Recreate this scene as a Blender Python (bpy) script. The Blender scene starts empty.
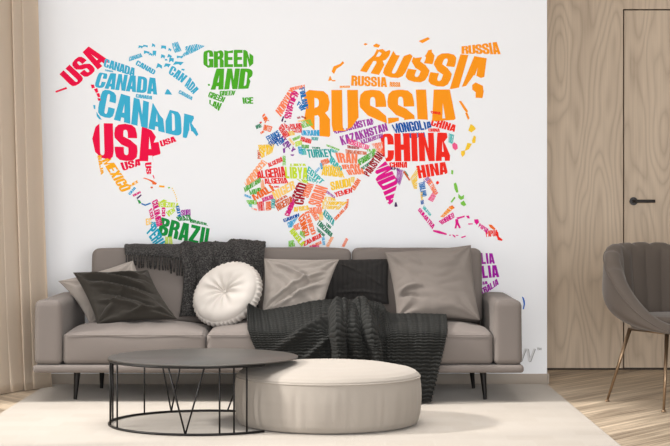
import bpy, bmesh, math, random
from mathutils import Vector, noise
from mathutils.geometry import tessellate_polygon
random.seed(7)
C = bpy.context.scene.collection
F = 1650.0; CX = 335.0; HY = 208.0; EYE = 1.04
PI = math.pi
def P(px, py, D):
    return Vector(((px-CX)*D/F, D, EYE-(py-HY)*D/F))

# ------------------------------------------------------------------ materials
def s2l(c):
    c = c/255.0
    return c/12.92 if c <= .04045 else ((c+.055)/1.055)**2.4
def rgb(r, g, b): return (s2l(r), s2l(g), s2l(b), 1)
def mat(name, col, rough=.6, metal=0, sheen=0, spec=.5):
    m = bpy.data.materials.new(name); m.use_nodes = True
    b = m.node_tree.nodes['Principled BSDF']
    b.inputs['Base Color'].default_value = col
    b.inputs['Roughness'].default_value = rough
    b.inputs['Metallic'].default_value = metal
    b.inputs['Specular IOR Level'].default_value = spec
    if sheen:
        b.inputs['Sheen Weight'].default_value = sheen
        b.inputs['Sheen Roughness'].default_value = .4
        b.inputs['Sheen Tint'].default_value = (1, .97, .94, 1)
    return m
def nd(m, t, **kw):
    n = m.node_tree.nodes.new(t)
    for k, v in kw.items():
        if k in n.inputs: n.inputs[k].default_value = v
        else: setattr(n, k, v)
    return n
def lk(m, a, b): m.node_tree.links.new(a, b)
def mixcol(m, fac, c1, c2):
    n = nd(m, 'ShaderNodeMix', data_type='RGBA')
    if isinstance(fac, float): n.inputs[0].default_value = fac
    else: lk(m, fac, n.inputs[0])
    for i, c in ((6, c1), (7, c2)):
        if isinstance(c, tuple): n.inputs[i].default_value = c
        else: lk(m, c, n.inputs[i])
    return n.outputs[2]
def mth(m, op, a, b=None):
    n = nd(m, 'ShaderNodeMath', operation=op)
    for i, v in enumerate((a, b)):
        if v is None: continue
        if isinstance(v, (int, float)): n.inputs[i].default_value = v
        else: lk(m, v, n.inputs[i])
    return n.outputs[0]
def fabric(name, col, scale=900, bump=.25, var=.12, sheen=.3, rough=.85, varscale=6):
    m = mat(name, col, rough, 0, sheen, .25)
    b = m.node_tree.nodes['Principled BSDF']
    tc = nd(m, 'ShaderNodeTexCoord')
    n1 = nd(m, 'ShaderNodeTexNoise', Scale=scale, Detail=2.0); lk(m, tc.outputs['Object'], n1.inputs['Vector'])
    n2 = nd(m, 'ShaderNodeTexNoise', Scale=varscale, Detail=3.0); lk(m, tc.outputs['Object'], n2.inputs['Vector'])
    d = tuple(c*(1-var*2) for c in col[:3])+(1,); l = tuple(min(1, c*(1+var)) for c in col[:3])+(1,)
    c1 = mixcol(m, n1.outputs['Fac'], d, l)
    c2 = mixcol(m, n2.outputs['Fac'], tuple(c*(1-var*.6) for c in col[:3])+(1,), tuple(min(1, c*(1+var*.6)) for c in col[:3])+(1,))
    lk(m, mixcol(m, .5, c1, c2), b.inputs['Base Color'])
    bp = nd(m, 'ShaderNodeBump', Strength=bump, Distance=.002)
    lk(m, n1.outputs['Fac'], bp.inputs['Height']); lk(m, bp.outputs['Normal'], b.inputs['Normal'])
    return m
def wood(name, base, dark, axis='Z', scale=1.0):
    m = mat(name, base, .55, 0, 0, .3)
    b = m.node_tree.nodes['Principled BSDF']
    tc = nd(m, 'ShaderNodeTexCoord')
    mp = nd(m, 'ShaderNodeMapping')
    mp.inputs['Scale'].default_value = (1.2*scale, 1.2*scale, .26*scale)
    lk(m, tc.outputs['Object'], mp.inputs['Vector'])
    n0 = nd(m, 'ShaderNodeTexNoise', Scale=2.6, Detail=2.0); lk(m, mp.outputs[0], n0.inputs['Vector'])
    # cathedral rings: bands of a smooth noise field
    r = mth(m, 'FRACT', mth(m, 'MULTIPLY', n0.outputs['Fac'], 17.0))
    r = mth(m, 'ABSOLUTE', mth(m, 'SUBTRACT', r, .5))
    r = mth(m, 'MULTIPLY', r, 2.0)
    r = mth(m, 'POWER', r, 2.2)
    mp2 = nd(m, 'ShaderNodeMapping'); mp2.inputs['Scale'].default_value = (60, 60, 1.6)
    lk(m, tc.outputs['Object'], mp2.inputs['Vector'])
    n1 = nd(m, 'ShaderNodeTexNoise', Scale=1.5, Detail=4.0); lk(m, mp2.outputs[0], n1.inputs['Vector'])
    mp3 = nd(m, 'ShaderNodeMapping'); mp3.inputs['Scale'].default_value = (3.2, 3.2, .35)
    lk(m, tc.outputs['Object'], mp3.inputs['Vector'])
    n2 = nd(m, 'ShaderNodeTexNoise', Scale=1.3, Detail=3.0); lk(m, mp3.outputs[0], n2.inputs['Vector'])
    f = mth(m, 'ADD', mth(m, 'MULTIPLY', r, .25), mth(m, 'MULTIPLY', n1.outputs['Fac'], .38))
    f = mth(m, 'ADD', f, mth(m, 'MULTIPLY', n2.outputs['Fac'], .5))
    f = mth(m, 'SUBTRACT', f, .06)
    lk(m, mixcol(m, f, base, dark), b.inputs['Base Color'])
    bp = nd(m, 'ShaderNodeBump', Strength=.12, Distance=.002)
    lk(m, n1.outputs['Fac'], bp.inputs['Height']); lk(m, bp.outputs['Normal'], b.inputs['Normal'])
    return m
def floor_mat():
    m = mat('parquet', rgb(190, 170, 148), .42, 0, 0, .4)
    b = m.node_tree.nodes['Principled BSDF']
    tc = nd(m, 'ShaderNodeTexCoord'); sp = nd(m, 'ShaderNodeSeparateXYZ'); lk(m, tc.outputs['Object'], sp.inputs[0])
    X, Y = sp.outputs[0], sp.outputs[1]
    W = 1.4
    xs = mth(m, 'DIVIDE', mth(m, 'ADD', X, 10.06), W*2)
    fr = mth(m, 'FRACT', xs)
    tri = mth(m, 'ABSOLUTE', mth(m, 'SUBTRACT', fr, .5))          # 0..0.5
    trix = mth(m, 'MULTIPLY', tri, 2*W)
    t = mth(m, 'SUBTRACT', Y, mth(m, 'MULTIPLY', trix, -1.25))
    ti = mth(m, 'DIVIDE', t, .15)
    idx = mth(m, 'FLOOR', ti)
    half = mth(m, 'FLOOR', mth(m, 'MULTIPLY', xs, 2.0))
    cb = nd(m, 'ShaderNodeCombineXYZ'); lk(m, idx, cb.inputs[0]); lk(m, half, cb.inputs[1])
    wn = nd(m, 'ShaderNodeTexWhiteNoise'); lk(m, cb.outputs[0], wn.inputs['Vector'])
    cg = nd(m, 'ShaderNodeCombineXYZ')
    lk(m, mth(m, 'MULTIPLY', t, 26.0), cg.inputs[0]); lk(m, mth(m, 'MULTIPLY', trix, 2.2), cg.inputs[1]); lk(m, idx, cg.inputs[2])
    gn = nd(m, 'ShaderNodeTexNoise', Scale=1.0, Detail=5.0, Distortion=.6); lk(m, cg.outputs[0], gn.inputs['Vector'])
    f = mth(m, 'ADD', mth(m, 'MULTIPLY', wn.outputs['Value'], .35), mth(m, 'MULTIPLY', gn.outputs['Fac'], 1.7))
    f = mth(m, 'SUBTRACT', f, .55)
    col = mixcol(m, f, rgb(212, 193, 168), rgb(84, 68, 52))
    fe = mth(m, 'FRACT', ti)
    e1 = mth(m, 'LESS_THAN', fe, .035)
    e2 = mth(m, 'LESS_THAN', mth(m, 'ABSOLUTE', mth(m, 'SUBTRACT', mth(m, 'FRACT', mth(m, 'MULTIPLY', xs, 2.0)), .5)), 0)
    ex = mth(m, 'GREATER_THAN', mth(m, 'ABSOLUTE', mth(m, 'SUBTRACT', mth(m, 'FRACT', mth(m, 'MULTIPLY', xs, 2.0)), .5)), .493)
    e = mth(m, 'MAXIMUM', e1, ex)
    lk(m, mixcol(m, e, col, rgb(132, 113, 93)), b.inputs['Base Color'])
    return m
def rug_mat():
    m = mat('rug_pile', rgb(226, 219, 209), .95, 0, .2, .1)
    b = m.node_tree.nodes['Principled BSDF']
    tc = nd(m, 'ShaderNodeTexCoord')
    br = nd(m, 'ShaderNodeTexBrick', Scale=1.0)
    br.inputs['Color1'].default_value = rgb(170, 162, 152); br.inputs['Color2'].default_value = rgb(164, 155, 144)
    br.inputs['Mortar'].default_value = rgb(170, 162, 152); br.inputs['Mortar Size'].default_value = .004
    br.inputs['Brick Width'].default_value = .22; br.inputs['Row Height'].default_value = .16
    lk(m, tc.outputs['Object'], br.inputs['Vector'])
    n2 = nd(m, 'ShaderNodeTexNoise', Scale=5.0, Detail=5.0); lk(m, tc.outputs['Object'], n2.inputs['Vector'])
    c = mixcol(m, mth(m, 'MULTIPLY', n2.outputs['Fac'], .5), br.outputs['Color'], rgb(166, 156, 145))
    lk(m, c, b.inputs['Base Color'])
    n1 = nd(m, 'ShaderNodeTexNoise', Scale=350.0, Detail=2.0); lk(m, tc.outputs['Object'], n1.inputs['Vector'])
    bp = nd(m, 'ShaderNodeBump', Strength=.35, Distance=.004)
    lk(m, n1.outputs['Fac'], bp.inputs['Height']); lk(m, bp.outputs['Normal'], b.inputs['Normal'])
    return m
M = dict(
    sofa=fabric('sofa_fabric', rgb(115, 107, 102), 500, .2, .07, .08),
    taupe=fabric('taupe_velvet', rgb(118, 110, 104), 300, .1, .05, .12),
    pale=fabric('pale_linen', rgb(146, 138, 131), 300, .1, .05, .3),
    dark=fabric('charcoal_velvet', rgb(50, 46, 41), 300, .1, .06, .12),
    ribbed=fabric('black_ribbed', rgb(40, 38, 37), 300, .1, .06, .04),
    white=fabric('white_plush', rgb(196, 189, 182), 500, .3, .03, .05),
    melange=fabric('charcoal_melange', rgb(46, 44, 44), 110, .8, .6, .03),
    knit=fabric('charcoal_knit', rgb(34, 34, 32), 500, .5, .2, .02),
    pouf=fabric('cream_velvet', rgb(154, 146, 137), 400, .15, .04, .1, varscale=14),
    chair=fabric('mauve_velvet', rgb(90, 81, 74), 350, .12, .06, .2),
    curtain=fabric('linen_curtain', rgb(226, 211, 193), 320, .3, .08, 0),
    rug=rug_mat(), floor=floor_mat(),
    wood=wood('oak_veneer', rgb(232, 213, 190), rgb(158, 139, 120)),
    gap=mat('dark_gap', rgb(70, 60, 52), .8),
    skirting=mat('skirting_paint', rgb(165, 154, 142), .5),
    paint=mat('white_paint', rgb(232, 230, 226), .8),
    ceil=mat('ceiling_paint', rgb(235, 233, 229), .9),
    black=mat('black_metal', rgb(30, 28, 27), .45, .6),
    top=mat('table_metal', rgb(80, 77, 73), .42, .6),
    brass=mat('brass', rgb(140, 117, 93), .35, .8),
    handle=mat('handle_black', rgb(38, 34, 33), .4, .3),
    frame=mat('window_paint', rgb(240, 240, 238), .5),
)
g = mat('window_glass', (1, 1, 1, 1), .0); g.node_tree.nodes['Principled BSDF'].inputs['Transmission Weight'].default_value = 1
g.node_tree.nodes['Principled BSDF'].inputs['IOR'].default_value = 1.0
def speckle(m, c1, c2, sc):
    nt = m.node_tree; b = nt.nodes['Principled BSDF']
    tc = nd(m, 'ShaderNodeTexCoord'); n = nd(m, 'ShaderNodeTexNoise', Scale=sc, Detail=3.0, Roughness=.7); lk(m, tc.outputs['Object'], n.inputs['Vector'])
    rp_ = nd(m, 'ShaderNodeValToRGB'); lk(m, n.outputs['Fac'], rp_.inputs[0])
    rp_.color_ramp.elements[0].position = .42; rp_.color_ramp.elements[0].color = c1
    rp_.color_ramp.elements[1].position = .68; rp_.color_ramp.elements[1].color = c2
    lk(m, rp_.outputs[0], b.inputs['Base Color'])
    bp = nd(m, 'ShaderNodeBump', Strength=.9, Distance=.006); lk(m, n.outputs['Fac'], bp.inputs['Height']); lk(m, bp.outputs['Normal'], b.inputs['Normal'])
speckle(M['melange'], rgb(27, 26, 26), rgb(88, 85, 83), 125)
M['glass'] = g
nt = g.node_tree; ta = nt.nodes.new('ShaderNodeBsdfTransparent'); gl = nt.nodes.new('ShaderNodeBsdfGlossy'); gl.inputs['Roughness'].default_value = .02
gm = nt.nodes.new('ShaderNodeMixShader'); gm.inputs[0].default_value = .06
nt.links.new(ta.outputs[0], gm.inputs[1]); nt.links.new(gl.outputs[0], gm.inputs[2]); nt.links.new(gm.outputs[0], nt.nodes['Material Output'].inputs['Surface'])
nt.nodes.remove(nt.nodes['Principled BSDF'])
cm = M['curtain']; nt = cm.node_tree; bs = nt.nodes['Principled BSDF']; outn = nt.nodes['Material Output']
tr = nt.nodes.new('ShaderNodeBsdfTranslucent'); tr.inputs['Color'].default_value = rgb(240, 226, 209)
mx = nt.nodes.new('ShaderNodeMixShader'); mx.inputs[0].default_value = .35
nt.links.new(bs.outputs[0], mx.inputs[1]); nt.links.new(tr.outputs[0], mx.inputs[2]); nt.links.new(mx.outputs[0], outn.inputs['Surface'])
pr = mat('print_paper', rgb(244, 246, 250), .75, 0, 0, .2)

# ------------------------------------------------------------------ mesh helpers
def link(name, verts, faces, m=None, parent=None, smooth=False):
    me = bpy.data.meshes.new(name); me.from_pydata([tuple(v) for v in verts], [], faces); me.validate(); me.update()
    if m: me.materials.append(m)
    if smooth:
        for p in me.polygons: p.use_smooth = True
    o = bpy.data.objects.new(name, me); C.objects.link(o)
    if parent:
        o.parent = parent; o.matrix_parent_inverse = parent.matrix_world.inverted()
    return o
def localise(o, loc):
    """put a thing's origin at loc"""
    loc = Vector(loc)
    for v in o.data.vertices: v.co -= loc
    o.location = loc
def thing(name, label, cat, loc=(0, 0, 0), group=None):
    o = bpy.data.objects.new(name, None); C.objects.link(o); o.location = loc
    o.empty_display_size = .1
    o['label'] = label; o['category'] = cat
    if group: o['group'] = group
    bpy.context.view_layer.update()
    return o
def tag(o, label, cat, group=None):
    o['label'] = label; o['category'] = cat
    if group: o['group'] = group
def struct(o): o['kind'] = 'structure'; return o
class MB:
    def __init__(s): s.v = []; s.f = []
    def add(s, vs, fs):
        n = len(s.v); s.v += [Vector(v) for v in vs]; s.f += [[i+n for i in f] for f in fs]
    def box(s, x0, x1, y0, y1, z0, z1):
        s.add([(x0,y0,z0),(x1,y0,z0),(x1,y1,z0),(x0,y1,z0),(x0,y0,z1),(x1,y0,z1),(x1,y1,z1),(x0,y1,z1)],
              [(0,3,2,1),(4,5,6,7),(0,1,5,4),(1,2,6,5),(2,3,7,6),(3,0,4,7)])
    def tube(s, pts, r, n=10, closed=False, r1=None):
        pts = [Vector(p) for p in pts]; k = len(pts)
        if r1 is None: r1 = r
        base = len(s.v); up = Vector((0, 0, 1))
        for i, p in enumerate(pts):
            if closed: t = pts[(i+1) % k]-pts[i-1]
            else: t = pts[min(i+1, k-1)]-pts[max(i-1, 0)]
            t.normalize()
            a = t.cross(up)
            if a.length < .05: a = t.cross(Vector((0, 1, 0)))
            a.normalize(); b = t.cross(a)
            rr = r+(r1-r)*i/max(1, k-1)
            for j in range(n):
                an = 2*PI*j/n; s.v.append(p+(a*math.cos(an)+b*math.sin(an))*rr)
        m = k if closed else k-1
        for i in range(m):
            for j in range(n):
                i2 = (i+1) % k
                s.f.append([base+i*n+j, base+i*n+(j+1) % n, base+i2*n+(j+1) % n, base+i2*n+j])
        if not closed:
            s.f.append([base+j for j in range(n)][::-1]); s.f.append([base+(k-1)*n+j for j in range(n)])
    def lathe(s, prof, cx, cy, n=64, fr=None):
        base = len(s.v)
        for i, (r, z) in enumerate(prof):
            for j in range(n):
                a = 2*PI*j/n; rr, zz = (r, z) if fr is None else fr(r, z, a, i)
                s.v.append(Vector((cx+rr*math.cos(a), cy+rr*math.sin(a), zz)))
        for i in range(len(prof)-1):
            for j in range(n):
                s.f.append([base+i*n+j, base+i*n+(j+1) % n, base+(i+1)*n+(j+1) % n, base+(i+1)*n+j])
        s.f.append([base+j for j in range(n)][::-1]); s.f.append([base+(len(prof)-1)*n+j for j in range(n)])
    def build(s, name, m, parent=None, smooth=False): return link(name, s.v, s.f, m, parent, smooth)
def fixn(o):
    bm = bmesh.new(); bm.from_mesh(o.data); bmesh.ops.recalc_face_normals(bm, faces=bm.faces); bm.to_mesh(o.data); bm.free()
def autosm(o, ang=35):
    for p in o.data.polygons: p.use_smooth = True
    bm = bmesh.new(); bm.from_mesh(o.data)
    for e in bm.edges:
        if len(e.link_faces) == 2 and e.calc_face_angle(0) > math.radians(ang): e.smooth = False
    bm.to_mesh(o.data); bm.free()
def bevel(o, w, seg=3):
    md = o.modifiers.new('bevel', 'BEVEL'); md.width = w; md.segments = seg; md.limit_method = 'ANGLE'
    for p in o.data.polygons: p.use_smooth = True
    return o
def rbox(name, x0, x1, y0, y1, z0, z1, r, m, parent, n=22, disp=None):
    """soft box: rounded on every edge, then displaced by disp(co, nrm)"""
    c = Vector(((x0+x1)/2, (y0+y1)/2, (z0+z1)/2)); h = Vector(((x1-x0)/2, (y1-y0)/2, (z1-z0)/2))
    bm = bmesh.new()
    def ticks(hh):
        a = [-hh+r*k/4 for k in range(4)]; k = max(2, min(n, int(2*(hh-r)/.02)))
        b = [-(hh-r)+2*(hh-r)*i/k for i in range(k+1)]
        return a+b+[-x for x in a[::-1]]
    T = [ticks(h[i]) for i in range(3)]
    cache = {}
    def V(p):
        k = tuple(round(q, 5) for q in p)
        if k not in cache:
            p = Vector(p); q = Vector([max(-(h[i]-r), min(h[i]-r, p[i])) for i in range(3)])
            d = p-q
            w = q+d.normalized()*r if d.length > 1e-9 else p
            cache[k] = bm.verts.new(w+c)
        return cache[k]
    for ax in range(3):
        a, b = [(1, 2), (2, 0), (0, 1)][ax]
        for sg in (-1, 1):
            for i in range(len(T[a])-1):
                for j in range(len(T[b])-1):
                    q = []
                    for (ii, jj) in ((i, j), (i+1, j), (i+1, j+1), (i, j+1)):
                        p = [0, 0, 0]; p[ax] = sg*h[ax]; p[a] = T[a][ii]; p[b] = T[b][jj]; q.append(V(p))
                    if sg < 0: q.reverse()
                    try: bm.faces.new(q)
                    except ValueError: pass
    bm.normal_update()
    if disp:
        off = {v: disp(v.co-c, h, v.normal.copy()) for v in bm.verts}
        for v, d in off.items(): v.co += d
    me = bpy.data.meshes.new(name); bm.to_mesh(me); bm.free(); me.materials.append(m)
    for p in me.polygons: p.use_smooth = True
    o = bpy.data.objects.new(name, me); C.objects.link(o)
    if parent: o.parent = parent; o.matrix_parent_inverse = parent.matrix_world.inverted()
    return o
def nz(x, y, z=0): return noise.noise(Vector((x, y, z)))

# ------------------------------------------------------------------ the setting
WD = 9.75      # mural wall
DD = 10.6      # oak wall with the door
WX = (547-CX)*WD/F
mb = MB(); mb.box(-2.36, 4.2, 3.0, 10.9, -.08, 0); struct(mb.build('floor', M['floor']))
mb = MB(); mb.box(-2.36, WX, WD+.003, DD+.3, 0, 2.9); struct(mb.build('wall_back', M['paint']))
# skirting under the mural
zb = EYE-(373.6-HY)*WD/F
mb = MB(); mb.box(-2.3, WX, WD-.012, WD+.003, 0.0, zb); mb.box(WX, WX+.012, WD-.012, DD, 0, zb)
o = struct(mb.build('baseboard_back', M['skirting'])); bevel(o, .003, 2)
# oak wall with a door opening
dx0 = (623.0-CX)*DD/F; dx1 = dx0+.86; dz1 = EYE+(HY-9)*DD/F
mb = MB()
mb.box(WX+.0005, dx0, DD, DD+.06, .012, 2.9); mb.box(dx0, dx1, DD, DD+.06, dz1, 2.9); mb.box(dx1, 4.2, DD, DD+.06, .012, 2.9)
struct(mb.build('wall_right', M['wood']))
mb = MB(); mb.box(WX, 4.2, DD+.012, DD+.061, 0, .012); struct(mb.build('baseboard_right', M['gap']))
mb = MB(); mb.box(dx0-.05, dx1+.05, DD+.062, DD+.1, 0, dz1+.05); struct(mb.build('trim_1', M['gap']))  # dark sheet behind the door; the gap's shade is put into its colour
dr = thing('door_1', 'flush oak door with black lever handle', 'door', ((dx0+dx1)/2, DD+.02, 0)); del dr['label']; del dr['category']; struct(dr)
mb = MB(); mb.box(dx0+.009, dx1-.009, DD+.003, DD+.045, .014, dz1-.009)
o = mb.build('door_panel', M['wood'], dr); o.location.z += 0
hp = P(633.5, 201.2, DD)
mb = MB()
def disc_y(mb, x, z, y0, y1, r, n=32):
    b = [(x+r*math.cos(2*PI*j/n), y0, z+r*math.sin(2*PI*j/n)) for j in range(n)]
    t = [(x+r*math.cos(2*PI*j/n), y1, z+r*math.sin(2*PI*j/n)) for j in range(n)]
    mb.add(b+t, [list(range(n)), list(range(n, 2*n))[::-1]]+[[j, j+n, (j+1) % n+n, (j+1) % n] for j in range(n)])
disc_y(mb, hp.x, hp.z, DD-.008, DD+.003, .026)
hd = mb.build('door_handle', M['handle'], dr); fixn(hd); autosm(hd)
mb = MB(); mb.tube([(hp.x, DD-.005, hp.z), (hp.x, DD-.045, hp.z), (hp.x+.006, DD-.052, hp.z), (hp.x+.016, DD-.055, hp.z), (hp.x+.128, DD-.055, hp.z)], .0105, 14)
o = mb.build('lever', M['handle'], hd, True); autosm(o)
# left wall with the window the daylight comes through
WXL = -2.3; wy0, wy1, wz0, wz1 = 3.6, 8.75, .02, 2.55
mb = MB()
mb.box(WXL-.06, WXL, wy1, WD+.3, 0, 2.9); mb.box(WXL-.06, WXL, 3.0, wy0, 0, 2.9); mb.box(WXL-.06, WXL, wy0, wy1, wz1, 2.9)
struct(mb.build('wall_left', M['paint']))
w = thing('window_1', 'x', 'x', (WXL-.03, (wy0+wy1)/2, 0)); del w['label']; del w['category']; struct(w)
mb = MB()
for y in (wy0, wy0+1.68, wy0+3.39, wy1-.06): mb.box(WXL-.05, WXL-.01, y, y+.06, wz0, wz1)
mb.box(WXL-.05, WXL-.01, wy0, wy1, wz0, wz0+.05); mb.box(WXL-.05, WXL-.01, wy0, wy1, wz1-.05, wz1)
mb.build('window_frame', M['frame'], w)
mb = MB(); mb.box(WXL-.033, WXL-.027, wy0+.03, wy1-.03, wz0+.03, wz1-.03); mb.build('pane', M['glass'], w)
mb = MB(); mb.box(-2.36, 4.2, 6.6, 10.9, 2.9, 2.96); struct(mb.build('ceiling', M['ceil']))

# ------------------------------------------------------------------ rug
RX0, RX1 = -1.69, 1.247
RZ = .004
def rugz(x, y): return 0
vs = []; fs = []
nx, ny = 60, 60
rb = rbox('rug', RX0, RX1, 6.0, WD-.035, 0.0, .004, .0015, M['rug'], None, n=60)
tag(rb, 'large cream patchwork rug spread on the floor under the sofa', 'rug')

# ------------------------------------------------------------------ curtain
def curtain():
    vs = []; fs = []
    nu, nv = 260, 50
    path = [Vector((-1.648, 9.53)), Vector((-1.735, 9.42)), Vector((-1.80, 9.30)), Vector((-1.90, 9.12)), Vector((-2.0, 8.98)), Vector((-2.10, 8.88)), Vector((-2.17, 8.8))]
    def pth(t):
        t *= len(path)-1; i = min(int(t), len(path)-2); return path[i].lerp(path[i+1], t-i)
    for j in range(nv+1):
        v = j/nv; z = .004+2.72*v
        for i in range(nu+1):
            u = i/nu; p = pth(u)
            ph = u*2*PI*8.3+.5*nz(u*3, v*1.2)+.3
            amp = (.040+.012*nz(u*4, 3))*(1-.25*v)
            s = math.sin(ph); s = math.copysign(abs(s)**.75, s)
            dx = .75*amp*math.cos(ph*.5+1)*.35; d = amp*s
            flare = (v**.8)*.09
            fl = .018*max(0, 1-v*9)*nz(u*14, 5)
            x = p.x-flare+d*.35+dx+fl; y = p.y+d*1.0+fl
            if u < .12: x -= 0
            vs.append((x, y, z))
    for j in range(nv):
        for i in range(nu):
            a = j*(nu+1)+i; fs.append([a, a+1, a+nu+2, a+nu+1])
    o = link('curtain', vs, fs, M['curtain'], None, True)
    localise(o, (-1.85, 9.2, 0))
    md = o.modifiers.new('s', 'SOLIDIFY'); md.thickness = .003
    tag(o, 'beige linen floor length curtain hanging in folds left of the sofa', 'curtain')
curtain()

# ------------------------------------------------------------------ sofa
sofa = thing('sofa', 'long taupe three seat sofa on thin dark legs against the map mural', 'sofa', (-.3, 9.2, RZ))
IX0, IX1 = -1.458, .848
def softdisp(cr, amp, seed):
    def f(p, h, n):
        u, v = p.x/h.x, p.y/h.y
        d = Vector((0, 0, 0))
        if n.z > .3: d.z += cr*(1-u**4)*(1-abs(v)**2.5)*n.z
        if n.y < -.3: d.y -= .010*(1-u**2)*(1-(p.z/h.z)**2)
        d += n*amp*nz(p.x*5+seed, p.y*5, p.z*5)
        # shallow pulls running back from the front edge
        if n.z > .3: d.z += .003*math.sin(p.x*34+seed+3*nz(p.x*3, p.y*2, seed))*math.exp(-((p.y+h.y*.4)/.12)**2)
        return d
    return f
rbox('plinth', -1.612, 1.008, 8.79, 9.66, .160, .2025, .018, M['sofa'], sofa, n=50)
for sgn, (a, b) in ((-1, (-1.605, IX0)), (1, (IX1, 1.0))):
    rbox('arm', a, b, 8.80, 9.63, .203, .545, .030, M['sofa'], sofa, n=26,
         disp=lambda p, h, n: n*.004*nz(p.x*4, p.y*4, p.z*4)+(Vector((0, 0, .006*(1-(p.x/h.x)**2))) if n.z > .5 else Vector((0, 0, 0))))
sw = (IX1-IX0)/3
seatD = 8.805
def loop_rr(x0, x1, y0, y1, z, r, n=8):
    pts = []
    for cx, cy, a0 in ((x1-r, y1-r, 0), (x0+r, y1-r, 90), (x0+r, y0+r, 180), (x1-r, y0+r, 270)):
        for k in range(n+1):
            a = math.radians(a0+90*k/n); pts.append((cx+r*math.cos(a), cy+r*math.sin(a), z))
    return pts
for k in range(3):
    x0 = IX0+sw*k+.002; x1 = IX0+sw*(k+1)-.002
    s = rbox('seat_cushion', x0, x1, seatD, 9.40, .203, .372, .028, M['sofa'], sofa, n=40, disp=softdisp(.046, .004, k*7.3))
    mb = MB(); mb.tube([(x0+.012+(x1-x0-.024)*i/30, seatD-.0035-.003*(1-(2*i/30-1)**2), .3605) for i in range(31)], .0028, 8)
    mb.build('piping', M['sofa'], s, True)
    bx0 = IX0+.072+(sw-.0265)*k; bx1 = bx0+sw-.030
    b = rbox('back_cushion', bx0, bx1, 9.36, 9.60, .39, .805, .035, M['sofa'], sofa, n=34,
         disp=lambda p, h, n, k=k: n*(.006*nz(p.x*4+k*5, p.y*4, p.z*4)+(.016*(1-(p.x/h.x)**2)*(1-(p.z/h.z)**2) if n.y < -.3 else 0))
              + Vector((0, .045*(p.z/h.z), .006*(1-(p.x/h.x)**4) if n.z > .3 else 0)))
rbox('back_frame', IX0+.085, IX1-.001, 9.60, 9.66, .203, .74, .02, M['sofa'], sofa, n=30)
for (xt, yt, xb, yb) in ((-1.395, 8.93, -1.405, 8.925), (.80, 8.93, .812, 8.925), (-1.345, 9.53, -1.34, 9.47), (.785, 9.53, .795, 9.47)):
    mb = MB(); mb.tube([(xt, yt, .162), (xb, yb, RZ+.001)], .0185, 16, r1=.0095); o = mb.build('leg', M['black'], sofa, True); autosm(o)
# legs are things of dark metal with a small plate
# ------------------------------------------------------------------ pillows
def pillow(name, cor, T, m, label, cat='pillow', pinch=.09, wr=.010, seed=0, nxy=70, creases=(), ribs=0, crk=1.0, sharp=.42, group=None, base=None):
    TL, TR, BR, BL = [Vector(c) for c in cor]
    nrm = (TR-TL).cross(BL-TL).normalized()
    if nrm.y > 0: nrm = -nrm
    def pos(u, v, side):
        s = 4*u*(1-u); t = 4*v*(1-v)
        uu = u+pinch*t*(.5-u)*1.0; vv = v+pinch*s*(.5-v)*1.0
        p = TL.lerp(TR, uu).lerp(BL.lerp(BR, uu), vv)
        e = max(0, min(1, s*t))
        th = T*(e**sharp)
        w = 0
        env = e**.3
        # folds that run out of each corner
        for (cu, cv, ps) in ((0, 0, 1), (1, 0, 2), (1, 1, 3), (0, 1, 4)):
            du, dv = abs(u-cu), abs(v-cv); d = math.hypot(du, dv)
            a = math.atan2(dv, du)
            w += math.cos(a*9+ps*1.7+seed)*math.exp(-(d/.30)**2)*1.1
        w += 1.2*(nz(u*2.2+seed, v*2.6, side)-.0)+.7*abs(nz(u*4+v*3+seed, v*6-u*1.5, side))*1.2
        for (u0, v0, u1, v1, wd, am) in creases:
            ax, ay = u1-u0, v1-v0; L = ax*ax+ay*ay
            q = ((u-u0)*ax+(v-v0)*ay)/L; qc = max(0, min(1, q))
            d = math.hypot(u-u0-ax*qc, v-v0-ay*qc+.04*math.sin(qc*PI))
            w += 1.5*am*math.exp(-(d/wd)**2)*(math.sin(PI*q)**.7 if 0 < q < 1 else 0)*(1 if side == 0 else 0)
        th += 2.0*wr*w*env*(.35+.65*min(1, 3*s*t))
        if ribs: th += .008*abs(math.sin(u*PI*ribs))*env
        return p+nrm*(th if side == 0 else -th)
    vs = []; fs = []; n = nxy
    for side in (0, 1):
        for j in range(n+1):
            for i in range(n+1):
                # denser sampling at the edges
                u = .5-.5*math.cos(PI*i/n); v = .5-.5*math.cos(PI*j/n)
                if ribs: u = i/n
                vs.append(pos(u, v, side))
    N = (n+1)*(n+1)
    for side in (0, 1):
        for j in range(n):
            for i in range(n):
                a = side*N+j*(n+1)+i; q = [a, a+1, a+n+2, a+n+1]
                fs.append(q if side else q[::-1])
    o = link(name, vs, fs, m, None, True)
    bm = bmesh.new(); bm.from_mesh(o.data); bmesh.ops.remove_doubles(bm, verts=bm.verts, dist=.0005); bmesh.ops.recalc_face_normals(bm, faces=bm.faces); bm.to_mesh(o.data); bm.free()
    for p in o.data.polygons: p.use_smooth = True
    if base is None: base = (BL+BR)/2
    localise(o, base)
    tag(o, label, cat, group)
    return o
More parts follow.
